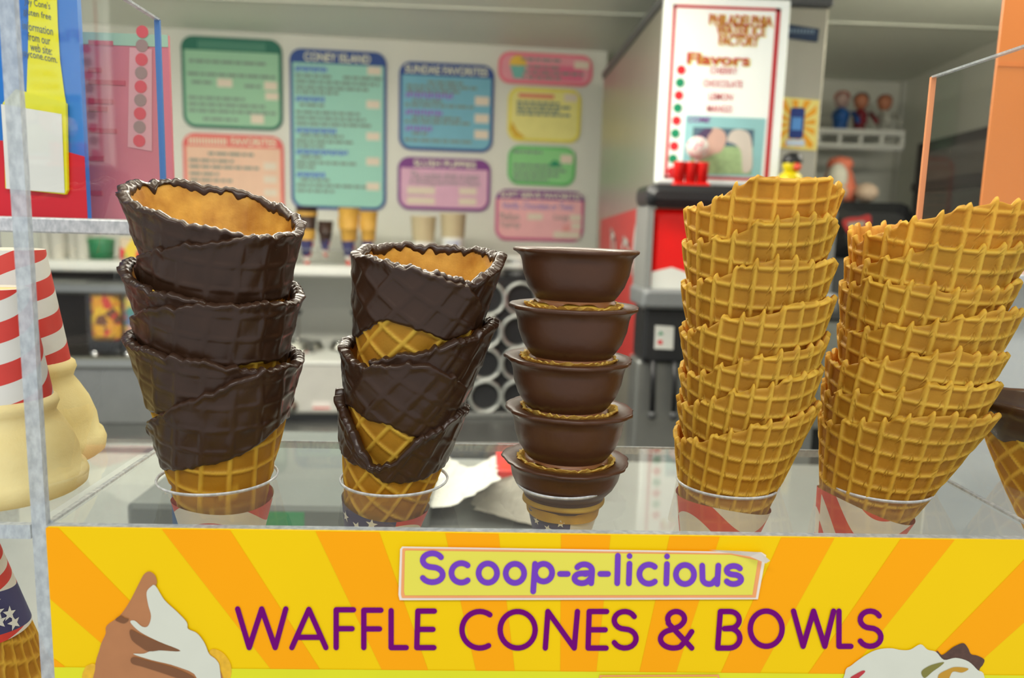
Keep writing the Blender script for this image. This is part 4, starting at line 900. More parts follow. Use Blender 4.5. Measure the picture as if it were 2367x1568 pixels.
menu([(1147, 432), (1351, 448), (1142, 551), (1346, 563)], MAG, SHELLP, VIOL, .19, 'pink menu sign lettered SOFT SERVE FAVORITES above the bowl stack', 'SOFT SERVE FAVORITES', (.05, .96),
     lines=[], tags=[(.36, .46, .17, .13), (.84, .46, .13, .13), (.86, .62, .11, .13), (.66, .80, .3, .14)],
     sub=[(.08, .88, .32, 'Vanilla, Chocolate or Twist', BLUT, .3), (.05, .27, .53, 'Medium', GT, 0), (.66, .83, .53, 'Large', GT, 0), (.05, .28, .70, 'Toppings', GT, 0), (.76, .84, .72, 'add', mat('menu_rose_print', (222, 130, 110), .5), 0)])

# ================================================================== WALL SHELF AND WHAT STANDS ON IT
ws0 = MW.ab(60, 604, .30); ws1 = MW.ab(900, 640, .30); zsh = (MW.ab(300, 600, .30)[1]+MW.ab(760, 622, .30)[1])/2
sh = thing('wall_shelf', MW.pt(-.6, zsh-.03, 0), 'long white shelf on the menu wall', 'shelf')
mesh('shelf_board', bx(MW, -1.6, -.1, zsh-.028, zsh, 0, .30, .006), WHITE, sh)
for a in (-1.3, -.75, -.25): mesh('bracket', bx(MW, a-.008, a+.008, zsh-.12, zsh-.028, 0, .02), WHITE, sh)
def on_shelf(px, off=.2): return MW.ab(px, 600, off)[0]
def cup(F, a, c, zb, r0, r1, h, m, label, cat, group=None, band=None):
    p = F.pt(a, zb, c); t = thing('paper_cup', p, label, cat, group)
    mesh('cup_wall', lathe([(r0*.98, 0), (r0, .002), (r1, h-.004), (r1+.002, h-.002), (r1+.002, h), (r1-.001, h), (r1-.002, h-.004), (r0-.002, .004), (.001, .004)], p, seg=28), m, t, True)
    if band:
        z0, z1, col, txt = band; ra = lambda z: r0+(r1-r0)*z/h+.0006
        mesh('cup_band', lathe([(ra(z0*h), z0*h), (ra(z1*h), z1*h)], p, seg=28), WHITE, t, True)
        FF = Fr(p, F.ex, F.n); mesh('lettering', text_geo(txt, FF, -r0*.7, r0*.7, (z0+z1)/2*h, (z1-z0)*h*.45, ra(z1*h)+.003), col, t)
    return t
TAN = mat('tan_paper_cup', (200, 186, 150), .6, var=.08)
k_ = 1783.0
def up(px, py, off): return MW.ab(px, py, off)[1]
c1 = on_shelf(978); cup(MW, c1, .2, zsh, .026, .036, up(978, 500, .2)-zsh, TAN, 'tan paper cup with a red lettered band on the wall shelf', 'cup', None, (.28, .5, mat('cup_red', (208, 90, 92), .5), 'Medium'))
c2 = on_shelf(1046); cup(MW, c2, .2, zsh, .027, .037, up(1046, 494, .2)-zsh, TAN, 'tan paper cup with a blue lettered band on the wall shelf', 'cup', None, (.36, .56, mat('cup_blue', (90, 110, 200), .5), 'Large'))
for i, px in enumerate((95, 128, 160, 187)):
    a = on_shelf(px); p = MW.pt(a, zsh, .16+.02*(i % 2)); t = thing('plastic_cup_stack', p, ('leftmost stack of clear cups on the wall shelf', 'second stack of clear cups from the left on the wall shelf', 'third stack of clear cups from the left on the wall shelf', 'stack of clear cups next to the green tub')[i], 'cups')
    for j in range(3): mesh('cup', lathe([(.017, 0), (.021, .06), (.0225, .062), (.0205, .06)], p+np.array([0, 0, .012*j]), seg=20), mat('milky_plastic', (206, 204, 194), .3), t, True)
p = MW.pt(on_shelf(225), zsh, .17); t = thing('tub', p, 'dark green tub on the wall shelf', 'tub'); mesh('tub_body', lathe([(.001, 0), (.03, 0), (.034, .045), (.032, .05), (.001, .05)], p, seg=24), mat('tub_green', (36, 122, 78), .45), t, True); mesh('tub_lid', lathe([(.036, .048), (.036, .056), (.001, .06)], p, seg=24), mat('tub_lid_green', (60, 140, 90), .4), t, True)
p = MW.pt(on_shelf(296), zsh, .17); t = thing('candy_packet', p, 'bright red green and yellow candy packet on the wall shelf', 'packet')
mesh('packet_body', bx(Fr(p, MW.ex, MW.n), -.03, .03, 0, .062, -.015, .015, .006), candy_mat('packet_print', [(220, 60, 60), (230, 200, 60), (110, 190, 80), (214, 196, 170), (90, 150, 200)], 28), t)
# small sample cones in a clear rack on the shelf
rk = thing('cone_rack', MW.pt(on_shelf(780), zsh, .2), 'low clear rack holding four sample cones on the wall shelf', 'rack')
a0, a1 = on_shelf(690), on_shelf(872); zr = up(780, 575, .2)
mesh('rack_panel', bx(MW, a0, a1, zr-.004, zr, .14, .26), clear_mat('clear_rack', (.93, .95, .94), .05, .12), rk)
for a in (a0, a1): mesh('rack_leg', bx(MW, a-.002, a+.002, zsh, zr, .14, .26), clear_mat('clear_rack', (.93, .95, .94), .05, .12), rk)
def sample(px, ytop, ybot, yb1, hw, m, label, spots):
    a = MW.ab(px, 560, .2)[0]; z0, z1, zj = up(px, ybot, .2), up(px, ytop, .2), up(px, yb1, .2); p = MW.pt(a, z0, .2); r = hw*MW_SC; H = z1-z0; hj = zj-z0
    t = thing('sample_cone', p, label, 'ice cream cone', 'sample cones on the wall shelf')
    mesh('cone_stack', lathe([(r*.62, hj-.01), (r*.72, hj), (r*.85, hj+.35*(H-hj)), (r*.94, hj+.36*(H-hj)), (r*.9, hj+.37*(H-hj)), (r, hj+.7*(H-hj)), (r*.93, hj+.71*(H-hj)), (r*1.04, H), (r*.9, H-.004), (r*.3, H-.03)], p, seg=28, wob=lambda th, k: .04*np.sin(th*3+k)), m, t, True)
    for (q0, q1) in spots: mesh('bare_band', lathe([(r*(.72+.33*q0)+.0012, hj+q0*(H-hj)), (r*(.72+.33*q1)+.0012, hj+q1*(H-hj))], p, seg=28, wob=lambda th, k: .03*np.sin(th*2+k)), mat('sample_wafer', (206, 160, 70), .6), t, True)
    v, F, uv = jacket_geo(p, (0, 0, 1), .004, 0, r*.74, hj, seg=28, rows=8); mesh('jacket_paper', (v, F), flag_mat('jacket_s%d' % px, 3, .8, .15, px, (.05, .42, .45, 1.1)), t, True, uv=uv)
MW_SC = (2.25)/1783
SW = mat('sample_wafer', (206, 160, 70), .6, var=.12, scale=60); SCH = mat('sample_chocolate', (62, 44, 36), .45)
sample(709, 478, 620, 555, 23, SCH, 'small chocolate and wafer sample cone at the left of the shelf rack', ((0, .32), (.72, .84)))
sample(752, 511, 596, 555, 17, SCH, 'short dark chocolate sample cup beside the first sample cone', ())
sample(806, 481, 622, 557, 23, SW, 'tall plain sample cone stack in the shelf rack', ())
sample(851, 489, 622, 557, 20, SW, 'plain sample cone stack at the right end of the shelf rack', ())

# ================================================================== BACK BENCH AND EQUIPMENT
BZ = up(600, 985, .45)
bn_ = thing('back_bench', MW.pt(-.7, -1.5, .3), 'steel topped bench along the menu wall', 'bench')
mesh('bench_top', bx(MW, -2.2, a_end-.10, BZ-.03, BZ, .005, .62, .005), STEEL_D, bn_)
mesh('bench_front', bx(MW, -2.18, a_end-.12, -1.5, BZ-.03, .02, .58), mat('bench_grey', (120, 122, 122), .4), bn_)
# candy rack
ra0, ra1 = MW.ab(100, 700, .40)[0], MW.ab(345, 700, .40)[0]; rz0, rz1 = up(220, 820, .40), up(220, 640, .40)
rk2 = thing('candy_rack', MW.pt((ra0+ra1)/2, BZ, .3), 'dark rack with two candy bins left of the leftmost stack', 'rack')
mesh('rack_back', bx(MW, ra0-.1, ra1+.12, BZ, rz1, .10, .25), mat('rack_black', (48, 44, 42), .5), rk2)
mesh('rack_ledge', bx(MW, ra0-.12, ra1+.14, rz0-.03, rz0, .24, .44, .006), STEEL, rk2)
mesh('rack_top_rail', bx(MW, ra0-.12, ra1+.14, rz1-.045, rz1-.015, .24, .40, .006), STEEL_D, rk2)
mesh('rack_front', bx(MW, ra0-.12, ra1+.14, BZ+.002, rz0-.03, .24, .43), mat('rack_panel_grey', (128, 130, 130), .38, .3), rk2)
for a in (MW.ab(195, 800, .44)[0], MW.ab(275, 800, .44)[0]): mesh('bolt', lathe([(.001, .012), (.008, .011), (.012, .006), (.012, 0)], MW.pt(a, rz0-.002, .38), (0, 0, 1), 12), CHROME, rk2, True)
def bin_(x0, x1, y0, y1, m, label):
    A0, A1 = MW.ab(x0, y0, .40)[0], MW.ab(x1, y0, .40)[0]; z0, z1 = rz0+.0205, up(x0, y0, .40)
    t = thing('candy_bin', MW.pt((A0+A1)/2, z0, .33), label, 'candy bin')
    n = 16; rr = np.random.default_rng(x0); V = []
    v, f = bx(MW, A0+.004, A1-.004, z0+.012, z1-.012, .27, .385, .012); mesh('candies', (v, f), m, t)['kind'] = 'stuff'
    mesh('bin_front', bx(MW, A0, A1, z0, z1, .388, .391), clear_mat('clear_bin', (.96, .96, .95), .03), t)
    mesh('bin_base', bx(MW, A0, A1, z0-.02, z0+.01, .255, .39, .003), BLACK, t); mesh('bin_lid', bx(MW, A0, A1, z1-.014, z1+.004, .255, .39, .003), BLACK, t)
bin_(192, 268, 655, 775, candy_mat('orange_candies', [(232, 160, 20), (226, 120, 20), (236, 190, 30), (214, 60, 40), (232, 170, 10), (120, 70, 30)], 55), 'candy bin full of orange and yellow candies')
bin_(270, 335, 655, 775, candy_mat('pastel_candies', [(220, 200, 90), (210, 130, 140), (80, 150, 150), (190, 200, 100), (220, 170, 150), (110, 130, 180)], 55), 'candy bin full of mixed pastel candies')
# warmer with pumps
wa0, wa1 = MW.ab(610, 900, .42)[0], MW.ab(905, 900, .42)[0]; wz1 = up(740, 838, .42); wz0 = up(740, 958, .42)
wm = thing('topping_warmer', MW.pt((wa0+wa1)/2, BZ, .3), 'pale steel topping warmer behind the first two stacks', 'warmer')
mesh('warmer_body', bx(MW, wa0, wa1, wz0, wz1, .08, .42, .008), mat('warmer_enamel', (196, 195, 188), .35, .2), wm)
mesh('warmer_plinth', bx(MW, wa0+.01, wa1-.01, BZ+.001, wz0, .10, .40), BLACK, wm)
mesh('warmer_rim', bx(MW, wa0-.002, wa1+.002, wz1-.006, wz1+.003, .075, .424, .002), WHITE, wm)
kx, kz = MW.ab(672, 938, .42); kn = mesh('knob', lathe([(.018, 0), (.018, .012), (.012, .014), (.011, .026), (.001, .027)], MW.pt(kx, kz, .42), MW.n, 20), STEEL, wm, True)
lx, lz = MW.ab(743, 938, .42); mesh('warning_label', bx(MW, lx-.024, lx+.024, lz-.011, lz+.012, .42, .4206), mat('label_white', (220, 214, 208), .5), wm); mesh('label_stripe', bx(MW, lx-.022, lx+.022, lz-.009, lz-.004, .4206, .421), mat('label_red', (196, 70, 64), .5), wm)
def pump(px, ytop, ybell, ybase, off, label):
    a = MW.ab(px, ybase, off)[0]; z0 = wz1+.0032; zt = up(px, ytop, off); zbell = up(px, ybell, off); p = MW.pt(a, z0, off); H = zbell-z0
    t = thing('syrup_pump', p, label, 'syrup pump')
    mesh('pump_jar', lathe([(.001, 0), (.046, 0), (.048, .004), (.046, H*.35), (.043, H*.4), (.042, H*.75), (.03, H*.93), (.014, H), (.001, H)], p, seg=32), CHROME, t, True)
    mesh('pump_rod', lathe([(.006, H), (.006, zt-z0-.012)], p, seg=14), STEEL, t, True)
    mesh('pump_knob', lathe([(.001, zt-z0-.016), (.010, zt-z0-.014), (.014, zt-z0-.004), (.011, zt-z0), (.001, zt-z0+.001)], p, seg=18), BLACK, t, True)
pump(688, 716, 782, 832, .30, 'chrome syrup pump with a black knob right of the leftmost stack'); pump(822, 718, 785, 834, .30, 'chrome syrup pump half hidden by the second stack')
for px, lab in ((720, 'small steel jar beside the first syrup pump'), (790, 'small steel jar left of the second syrup pump')):
    p = MW.pt(MW.ab(px, 830, .22)[0], wz1+.0032, .22); t = thing('steel_jar', p, lab, 'jar'); H = up(px, 788, .22)-wz1-.003
    mesh('jar_body', lathe([(.001, 0), (.036, 0), (.034, H*.3), (.026, H*.9), (.022, H), (.001, H)], p, seg=24), STEEL, t, True); mesh('jar_lid', lathe([(.028, H*.86), (.027, H*.98), (.001, H*1.05)], p, seg=24), CHROME, t, True)
# cup dispenser
da0, da1 = MW.ab(1062, 800, .36)[0], MW.ab(1262, 800, .36)[0]; dz1 = up(1150, 640, .36); dz0 = up(1150, 985, .36)
cdz = thing('cup_dispenser', MW.pt((da0+da1)/2, BZ, .3), 'black cup dispenser with two columns of steel tubes behind the bowls', 'cup dispenser')
mesh('dispenser_body', bx(MW, da0, da1, BZ+.002, dz1, .06, .34, .008), BLACK, cdz)
mesh('dispenser_foot', bx(MW, da0-.01, da1+.01, max(dz0-.004, BZ+.001), max(dz0-.004, BZ+.001)+.016, .34, .37, .003), STEEL_D, cdz)
for ci, cx_ in enumerate((1122, 1197)):
    for ri, cy_ in enumerate((692, 768, 843, 918)):
        A, B = MW.ab(cx_+(8 if ri == 0 else 0), cy_, .36); rr_ = .0485*.98
        tb_ = mesh('tube', lathe([(rr_*.80, -.10), (rr_*.80, 0), (rr_*.83, .012), (rr_*.97, .014), (rr_, .010), (rr_*1.0, -.015), (rr_*.9, -.02)], MW.pt(A, B, .345), MW.n, 36), mat('dull_aluminium', (190, 194, 190), .35, .8), cdz, True)
        if ri in (1, 2): mesh('cup_bottom', lathe([(.001, .0), (rr_*.30, .0), (rr_*.34, .004), (rr_*.62, .002), (rr_*.74, -.02)] if ri == 2 else [(.001, 0), (rr_*.7, 0), (rr_*.74, .004), (rr_*.78, 0)], MW.pt(A, B, .345-.03), MW.n, 28), WHITE, tb_, True)
        else: mesh('tube_end', lathe([(.001, 0), (rr_*.5, 0), (rr_*.8, -.01)], MW.pt(A, B, .345-.07), MW.n, 28), STEEL_D, tb_, True)
p = MW.pt(MW.ab(1200, 660, .3)[0], dz1, .28); t = thing('lid_stack', p, 'stack of clear lids on top of the cup dispenser', 'lids')
for j in range(5): mesh('lid', lathe([(.001, .0), (.038, 0), (.042, .004), (.041, .008), (.03, .010), (.001, .010)], p+np.array([0, 0, .011*j+.0005]), seg=24), CHROME if j % 2 else WHITE, t, True)
mesh('lid_holder', lathe([(.045, 0), (.045, .018), (.043, .018), (.043, 0)], p, seg=24), BLACK, t, True)

# ================================================================== TALL STEEL CABINET, POSTER AND SLUSH MACHINE
MF = wframe(1.52)
m0 = MF.ab(1528, 200)[0]; m1 = MF.ab(1903, 200)[0]; mt = MF.ab(1700, 8)[1]
cb = thing('steel_cabinet', (CAM[0]+(m0+m1)/2, 1.9, FL), 'tall stainless cabinet right of the menu wall', 'cabinet')
mesh('cabinet_body', wbox(m0, m1, 1.52, 2.30, FL, CZ+mt, .004), mat('cabinet_steel', (186, 182, 168), .34, .62, .06, 12), cb)
mesh('cabinet_cap', wbox(m0-.006, m1+.006, 1.512, 2.30, CZ+mt, CZ+mt+.02, .004), mat('cabinet_cap_grey', (92, 94, 96), .4), cb)
sp0, sp1 = .08, -.02
side = Fr((m0, 1.52, CZ), (0, 1, 0), (-1, 0, 0))
mesh('side_reflection', flat(side, [(.02, -.30), (.70, -.30), (.70, .03), (.02, .055)], .002), mat('reflection_red', (204, 60, 58), .4), cb)  # red reflection with script and emblem painted onto the steel side
sc_ = []
for pts in ([(.40, -.09), (.44, -.02), (.50, .0), (.47, -.06), (.54, -.08)], [(.20, -.09), (.25, -.03), (.31, -.02), (.33, -.08), (.40, -.09)]):
    V, f = ribbon(pts, .018); sc_.append((np.array([side.pt(a, b, .0035) for a, b in V]), f))
mesh('reflected_script', sc_[0], mat('reflection_white', (214, 206, 200), .5), cb); mesh('reflected_script', sc_[1], mat('reflection_white', (214, 206, 200), .5), cb)
mesh('reflected_emblem', flat(side, [(.13+.06*math.cos(q), -.04+.075*math.sin(q)) for q in np.arange(24)*math.pi/12], .003), mat('reflection_white', (214, 206, 200), .5), cb)
mesh('reflected_emblem_core', flat(side, [(.13+.036*math.cos(q), -.045+.045*math.sin(q)) for q in np.arange(24)*math.pi/12], .0045), mat('reflection_violet', (128, 108, 160), .5), cb)
# poster light box
def pq(pts, c=0): return [MF.ab(x, y, c) for x, y in pts]
ps = thing('flavor_poster', MF.pt(*MF.ab(1655, 425), 0), 'white lit poster lettered PHILADELPHIA WATER ICE FACTORY with red border', 'poster')
LIT = mat('lit_poster_white', (238, 242, 236), .4, var=.02, emit=.26); PRED = mat('poster_red', (208, 58, 66), .5); PR2 = mat('poster_dot_red', (224, 40, 50), .5); PGR = mat('poster_dot_green', (16, 150, 104), .5)
L0 = pq([(1536, -4), (1822, 12), (1786, 424), (1508, 424)]); a_l = (L0[0][0]+L0[3][0])/2; a_r = (L0[1][0]+L0[2][0])/2
mesh('light_box', bx(MF, a_l, a_r, L0[3][1], L0[0][1], .001, .02, .003), LIT, ps)
B = pq([(1559, 8), (1808, 21), (1774, 420), (1532, 412)], .02); ba0, ba1, bb0, bb1 = (B[0][0]+B[3][0])/2, (B[1][0]+B[2][0])/2, (B[2][1]+B[3][1])/2, (B[0][1]+B[1][1])/2
fw_ = .006
mesh('poster_border', join(bx(MF, ba0, ba1, bb1-fw_, bb1, .020, .0205), bx(MF, ba0, ba1, bb0, bb0+fw_, .020, .0205), bx(MF, ba0, ba0+fw_, bb0, bb1, .020, .0205), bx(MF, ba1-fw_*1.6, ba1, bb0, bb1, .020, .0205)), PRED, ps)
def pt_text(s_, x0, x1, y, hpx, m, c=.0216, bold=0, slant=0):
    A, A1 = MF.ab(x0, y, .02), MF.ab(x1, y, .02); bm = (A[1]+A1[1])/2
    return mesh('lettering', text_geo(s_, MF, A[0], A1[0], bm, hpx*1.5/1783, c, bold=bold, slant=slant), m, ps)
YSH = mat('poster_yellow', (226, 214, 70), .5)
for s_, x0, x1, y in (('PHILADELPHIA', 1638, 1784, 47), ('WATER ICE', 1654, 1768, 70), ('FACTORY', 1660, 1752, 94)):
    pt_text(s_, x0+3, x1+4, y+2, 24, YSH, .0208, .03); pt_text(s_, x0, x1, y, 23, PRED, .0216, .01)
pt_text('Flavors', 1590, 1736, 139, 26, YSH, .0208, .04); pt_text('Flavors', 1587, 1732, 137, 25, PRED, .0216, .02)
for s_, x0, x1, y in (('CHERRY', 1641, 1704, 164), ('CHOCOLATE', 1625, 1716, 194), ('LEMON', 1638, 1693, 224), ('MANGO', 1634, 1692, 252)): pt_text(s_, x0, x1, y, 15, PRED, .0216, .01)
for i in range(9):
    A, Bq = MF.ab(1574-2.7*i, 162+29.3*i, .02)
    mesh('flavor_dot', flat(MF, [(A+.0085*math.cos(q), Bq+.0085*math.sin(q)) for q in np.arange(20)*math.pi/10], .0216), PR2 if i % 2 == 0 else PGR, ps)
def ppic(name, pts, m, c): return mesh(name, flat(MF, pq(pts, .02), c), m, ps)
ppic('photo_ground', [(1585, 266), (1770, 274), (1758, 410), (1574, 405)], mat('poster_cyan', (158, 214, 220), .5), .0212)
pt_text('COME', 1590, 1642, 277, 12, mat('poster_purple', (150, 80, 170), .5), .0222, .02, .3); 
ppic('photo_field', [(1602, 294), (1742, 300), (1735, 404), (1592, 402)], mat('poster_meadow', (176, 206, 150), .5, var=.4, scale=90), .0218)
ppic('photo_sky', [(1602, 294), (1742, 300), (1740, 340), (1600, 336)], mat('poster_slate', (92, 120, 140), .5, var=.2, scale=30), .0221)
ppic('photo_child', smoothpoly([(1612, 340), (1622, 310), (1650, 296), (1672, 304), (1678, 325), (1666, 350), (1650, 356), (1632, 365), (1612, 372), (1606, 355)]), mat('poster_skin', (226, 186, 172), .5), .0225)
ppic('photo_child_hair', smoothpoly([(1604, 345), (1612, 312), (1632, 297), (1646, 300), (1634, 318), (1630, 345), (1616, 362)]), mat('poster_hair', (92, 74, 110), .5), .0229)
ppic('photo_dog', smoothpoly([(1680, 326), (1690, 304), (1712, 300), (1732, 312), (1738, 350), (1736, 392), (1716, 398), (1712, 352), (1698, 334)]), mat('poster_fur', (226, 216, 206), .5), .0225)
npl = pq([(1815, 56), (1892, 68), (1888, 98), (1813, 88)])
t = thing('name_plate', MF.pt(*npl[3], 0), 'dark blue name plate on the steel cabinet', 'name plate'); mesh('plate', prism(MF, npl, .0005, .004), mat('plate_navy', (38, 56, 84), .4), t)
gs = [bx(MF, npl[0][0]+.006+.0065*i, npl[0][0]+.010+.0065*i, npl[0][1]-.0165, npl[0][1]-.0085, .004, .0045) for i in range(8)]; mesh('plate_strokes', join(*gs), mat('plate_pale', (120, 140, 160), .4), t)
sq = pq([(1795, 224), (1893, 232), (1886, 349), (1785, 341)])
t = thing('sunburst_card', MF.pt(*sq[3], 0), 'small orange and yellow sunburst card with a dark blue device on the cabinet', 'card')
mesh('card', prism(MF, sq, .0005, .003), mat('card_yellow', (240, 222, 130), .5, emit=.0), t)
cxm, cym = sum(p[0] for p in sq)/4, sum(p[1] for p in sq)/4
hw_, hh_ = .036, .044
for i in range(12):
    a_ = i*math.pi/6; pl = [(cxm, cym)]
    for da in (0, .13, .26):
        q = a_+da; k = min(hw_/max(abs(math.cos(q)), 1e-6), hh_/max(abs(math.sin(q)), 1e-6)); pl.append((cxm+k*math.cos(q), cym+k*math.sin(q)))
    mesh('card_ray', flat(MF, pl, .0034), mat('card_orange', (240, 166, 30), .5), t)
mesh('printed_device', flat(MF, rrect(cxm-.014, cxm+.014, cym-.028, cym+.03, .005), .0038), mat('card_navy', (30, 56, 130), .5), t)
mesh('printed_panel', flat(MF, [(cxm-.01, cym-.012), (cxm+.01, cym-.012), (cxm+.01, cym+.012), (cxm-.01, cym+.012)], .0042), mat('card_skyblue', (90, 150, 220), .5), t)
mesh('printed_panel', flat(MF, [(cxm-.018, cym-.042), (cxm+.018, cym-.042), (cxm+.018, cym-.030), (cxm-.018, cym-.030)], .0042), mat('card_paleblue', (200, 214, 232), .5), t)
# slush machine in front of the cabinet
XF = wframe(1.40); x0_ = XF.ab(1492, 560)[0]; x1_ = XF.ab(1928, 560)[0]
def xz(y, x=1560): return XF.ab(x, y)[1]
sm_ = thing('slush_machine', ((x0_+x1_)/2, 1.47, CZ+xz(1030)-.3), 'red and black slush machine in front of the steel cabinet', 'slush machine')
mesh('machine_cap', bx(XF, x0_-.004, x1_+.004, xz(478), xz(428), -.10, .02, .012), BLACK, sm_)
mesh('red_front', bx(XF, x0_+.012, x1_-.012, xz(665), xz(482), -.095, 0, .01), mat('glowing_red', (232, 14, 12), .35), sm_)
mesh('side_post', bx(XF, x0_, x0_+.012, xz(700), xz(478), -.10, .005), GREY, sm_); mesh('side_post', bx(XF, x1_-.012, x1_, xz(700), xz(478), -.10, .005), GREY, sm_)
sl_ = [(x0_+.014, xz(668)), (x0_+.014, xz(630)), (x0_+.05, xz(618)), (x0_+.085, xz(632)), (x0_+.13, xz(605)), (x0_+.2, xz(620)), (x1_-.014, xz(610)), (x1_-.014, xz(668))]
mesh('white_ice_print', flat(XF, sl_, .0012), WHITE, sm_)
mesh('drip_ledge', bx(XF, x0_-.006, x1_+.006, xz(712), xz(668), -.10, .03, .006), mat('ledge_grey', (120, 124, 126), .4), sm_)
mesh('dispense_head', bx(XF, x0_+.006, x1_-.006, xz(840), xz(712), -.10, .0, .006), BLACK, sm_)
mesh('machine_base', bx(XF, x0_, x1_, xz(1030)-.3, xz(840), -.10, -.02, .004), mat('machine_steel', (150, 152, 150), .35, .7), sm_)
lb_ = [XF.ab(x, y) for x, y in ((1514, 752), (1557, 755), (1555, 808), (1512, 806))]
lb = mesh('flavor_label', prism(XF, lb_, .001, .003), WHITE, sm_); lx, lz = XF.ab(1526, 775); mesh('label_mark', flat(XF, [(lx-.006, lz), (lx+.006, lz+.002), (lx, lz+.008)], .0035), PGR, lb); mesh('label_mark', flat(XF, [(lx-.005, lz-.016), (lx+.004, lz-.017), (lx+.004, lz-.009), (lx-.004, lz-.009)], .0035), PR2, lb)
for px in (1507, 1557, 1700, 1860):
    A = XF.ab(px, 880)[0]; l_ = mesh('lever', tube([XF.pt(A, xz(835), .004), XF.pt(A, xz(880), .010), XF.pt(A+.001, xz(955), .012)], .0055, 10), BLACK, sm_, True); mesh('lever_tip', ball(XF.pt(A+.001, xz(958), .012), .009, 14), DGREY, l_, True)
lb2 = [XF.ab(x, y) for x, y in ((1868, 762), (1900, 766), (1897, 820), (1866, 818))]; mesh('red_sticker', prism(XF, lb2, .001, .004), RED, sm_); 
mesh('dark_sticker', prism(XF, [XF.ab(x, y) for x, y in ((1862, 820), (1897, 822), (1896, 838), (1862, 838))], .001, .004), BLACK, sm_)
# things on the machine's cap
zc = CZ+xz(428)
cn = thing('cup_carrier', (XF.ab(1603, 420)[0], 1.45, zc), 'three red cups in a carrier on the slush machine', 'cup carrier')
for i in range(3):
    A = XF.ab(1576+27*i, 400, -.03)[0]; H = xz(364, 1600)-xz(424, 1600)
    mesh('red_cup', lathe([(.001, 0), (.0095, 0), (.0112, H-.002), (.0118, H), (.0098, H), (.0085, .004), (.001, .003)], (A, 1.45, zc), seg=22), RED, cn, True)
mesh('carrier_tray', wbox(XF.ab(1561, 420, -.03)[0], XF.ab(1646, 420, -.03)[0], 1.438, 1.462, zc, zc+.008, .002), RED, cn)
A = XF.ab(1620, 345, -.05)[0]; bl_ = thing('string_ball', (A, 1.475, zc+.05), 'white and pink ball above the red cups', 'ball'); mesh('ball_skin', ball((A, 1.475, zc+.075), .021, 20), candy_mat('ball_pattern', [(232, 222, 216), (226, 160, 170), (236, 232, 226)], 180), bl_, True)
mesh('ball_stand', lathe([(.014, -.05), (.012, -.047), (.004, -.045), (.004, .005), (.012, .010)], (A, 1.475, zc+.05), seg=16), WHITE, bl_, True)
pd = np.array([XF.ab(1834, 430, -.03)[0], 1.45, zc]); dk = thing('toy_duck', pd, 'yellow toy duck with a black cap on the slush machine', 'toy')
mesh('duck_body', lathe([(.001, 0), (.018, .002), (.024, .014), (.021, .026), (.012, .034), (.001, .036)], pd, seg=24), mat('duck_yellow', (232, 214, 20), .35), dk, True)
mesh('duck_head', ball(pd+np.array([0, -.004, .045]), .0165, 22), mat('duck_yellow', (232, 214, 20), .35), dk, True)
mesh('duck_beak', lathe([(.001, .012), (.006, .006), (.008, 0)], pd+np.array([.004, -.019, .041]), (.2, -1, -.1), 14), mat('duck_beak_red', (220, 70, 40), .4), dk, True)
mesh('duck_cap', lathe([(.0185, .049), (.019, .053), (.0165, .062), (.009, .068), (.001, .069)], pd+np.array([.001, -.003, 0]), seg=22), BLACK, dk, True)
for s_ in (-1, 1): mesh('duck_eye', ball(pd+np.array([.007*s_, -.0185, .049]), .0025, 10), BLACK, dk, True)

# ================================================================== RIGHT CORNER
BWF = wframe(2.78)
ysh = 2.50; SHF = wframe(ysh); s0, s1 = SHF.ab(1893, 320)[0], SHF.ab(2086, 330)[0]; zsf = SHF.ab(1990, 306)[1]
wr = thing('wire_shelf', (CAM[0]+(s0+s1)/2, 2.64, CZ+zsf-.04), 'white wire shelf in the right corner with three figurines', 'shelf')
for yy in np.linspace(ysh, 2.77, 7): mesh('shelf_wire', tube([(s0-.1, yy, CZ+zsf), (s1, yy, CZ+zsf)], .006, 6), WHITE, wr)
mesh('shelf_lip', tube([(s0-.1, ysh, CZ+zsf-.045), (s1, ysh, CZ+zsf-.045)], .010, 6), WHITE, wr); mesh('shelf_lip', tube([(s0-.1, ysh-.004, CZ+zsf), (s1, ysh-.004, CZ+zsf)], .010, 6), WHITE, wr)
for k in range(5):
    x = s0+(s1-s0)*k/4; mesh('shelf_rib', tube([(x, ysh, CZ+zsf-.045), (x, ysh, CZ+zsf), (x, 2.77, CZ+zsf)], .006, 6), WHITE, wr)
mesh('shelf_upright', bx(BWF, BWF.ab(2072, 400)[0], BWF.ab(2072, 400)[0]+.02, -.6, .5, 0, .02), WHITE, wr)
def figurine(px, ybase, ytop, col, hair, skin, label, w_=1.0):
    F = wframe(2.58); A, z0 = F.ab(px, ybase)[0], CZ+zsf+.0065; H = CZ+F.ab(px, ytop)[1]-z0; p = np.array([A, 2.58, z0]); t = thing('figurine', p, label, 'figurine'); s = H
    mesh('figure_body', lathe([(.001, 0), (.17*s*w_, 0), (.19*s*w_, .03*s), (.17*s*w_, .06*s), (.16*s*w_, .2*s), (.21*s*w_, .42*s), (.16*s*w_, .53*s), (.07*s, .57*s), (.06*s, .62*s)], p, seg=24), col, t, True)
    mesh('figure_head', ball(p+np.array([0, 0, .76*s]), .17*s, 22, 1.15), skin, t, True)
    mesh('figure_hair', lathe([(.178*s, .78*s), (.19*s, .84*s), (.16*s, .93*s), (.09*s, .985*s), (.001, 1.0*s)], p+np.array([.005, .012, 0]), seg=22), hair, t, True)
    for q in (-1, 1): mesh('figure_arm', tube([p+np.array([q*.17*s*w_, -.03, .46*s]), p+np.array([q*.24*s*w_, -.05, .3*s]), p+np.array([q*.15*s*w_, -.08, .2*s])], .05*s, 8), col, t, True)
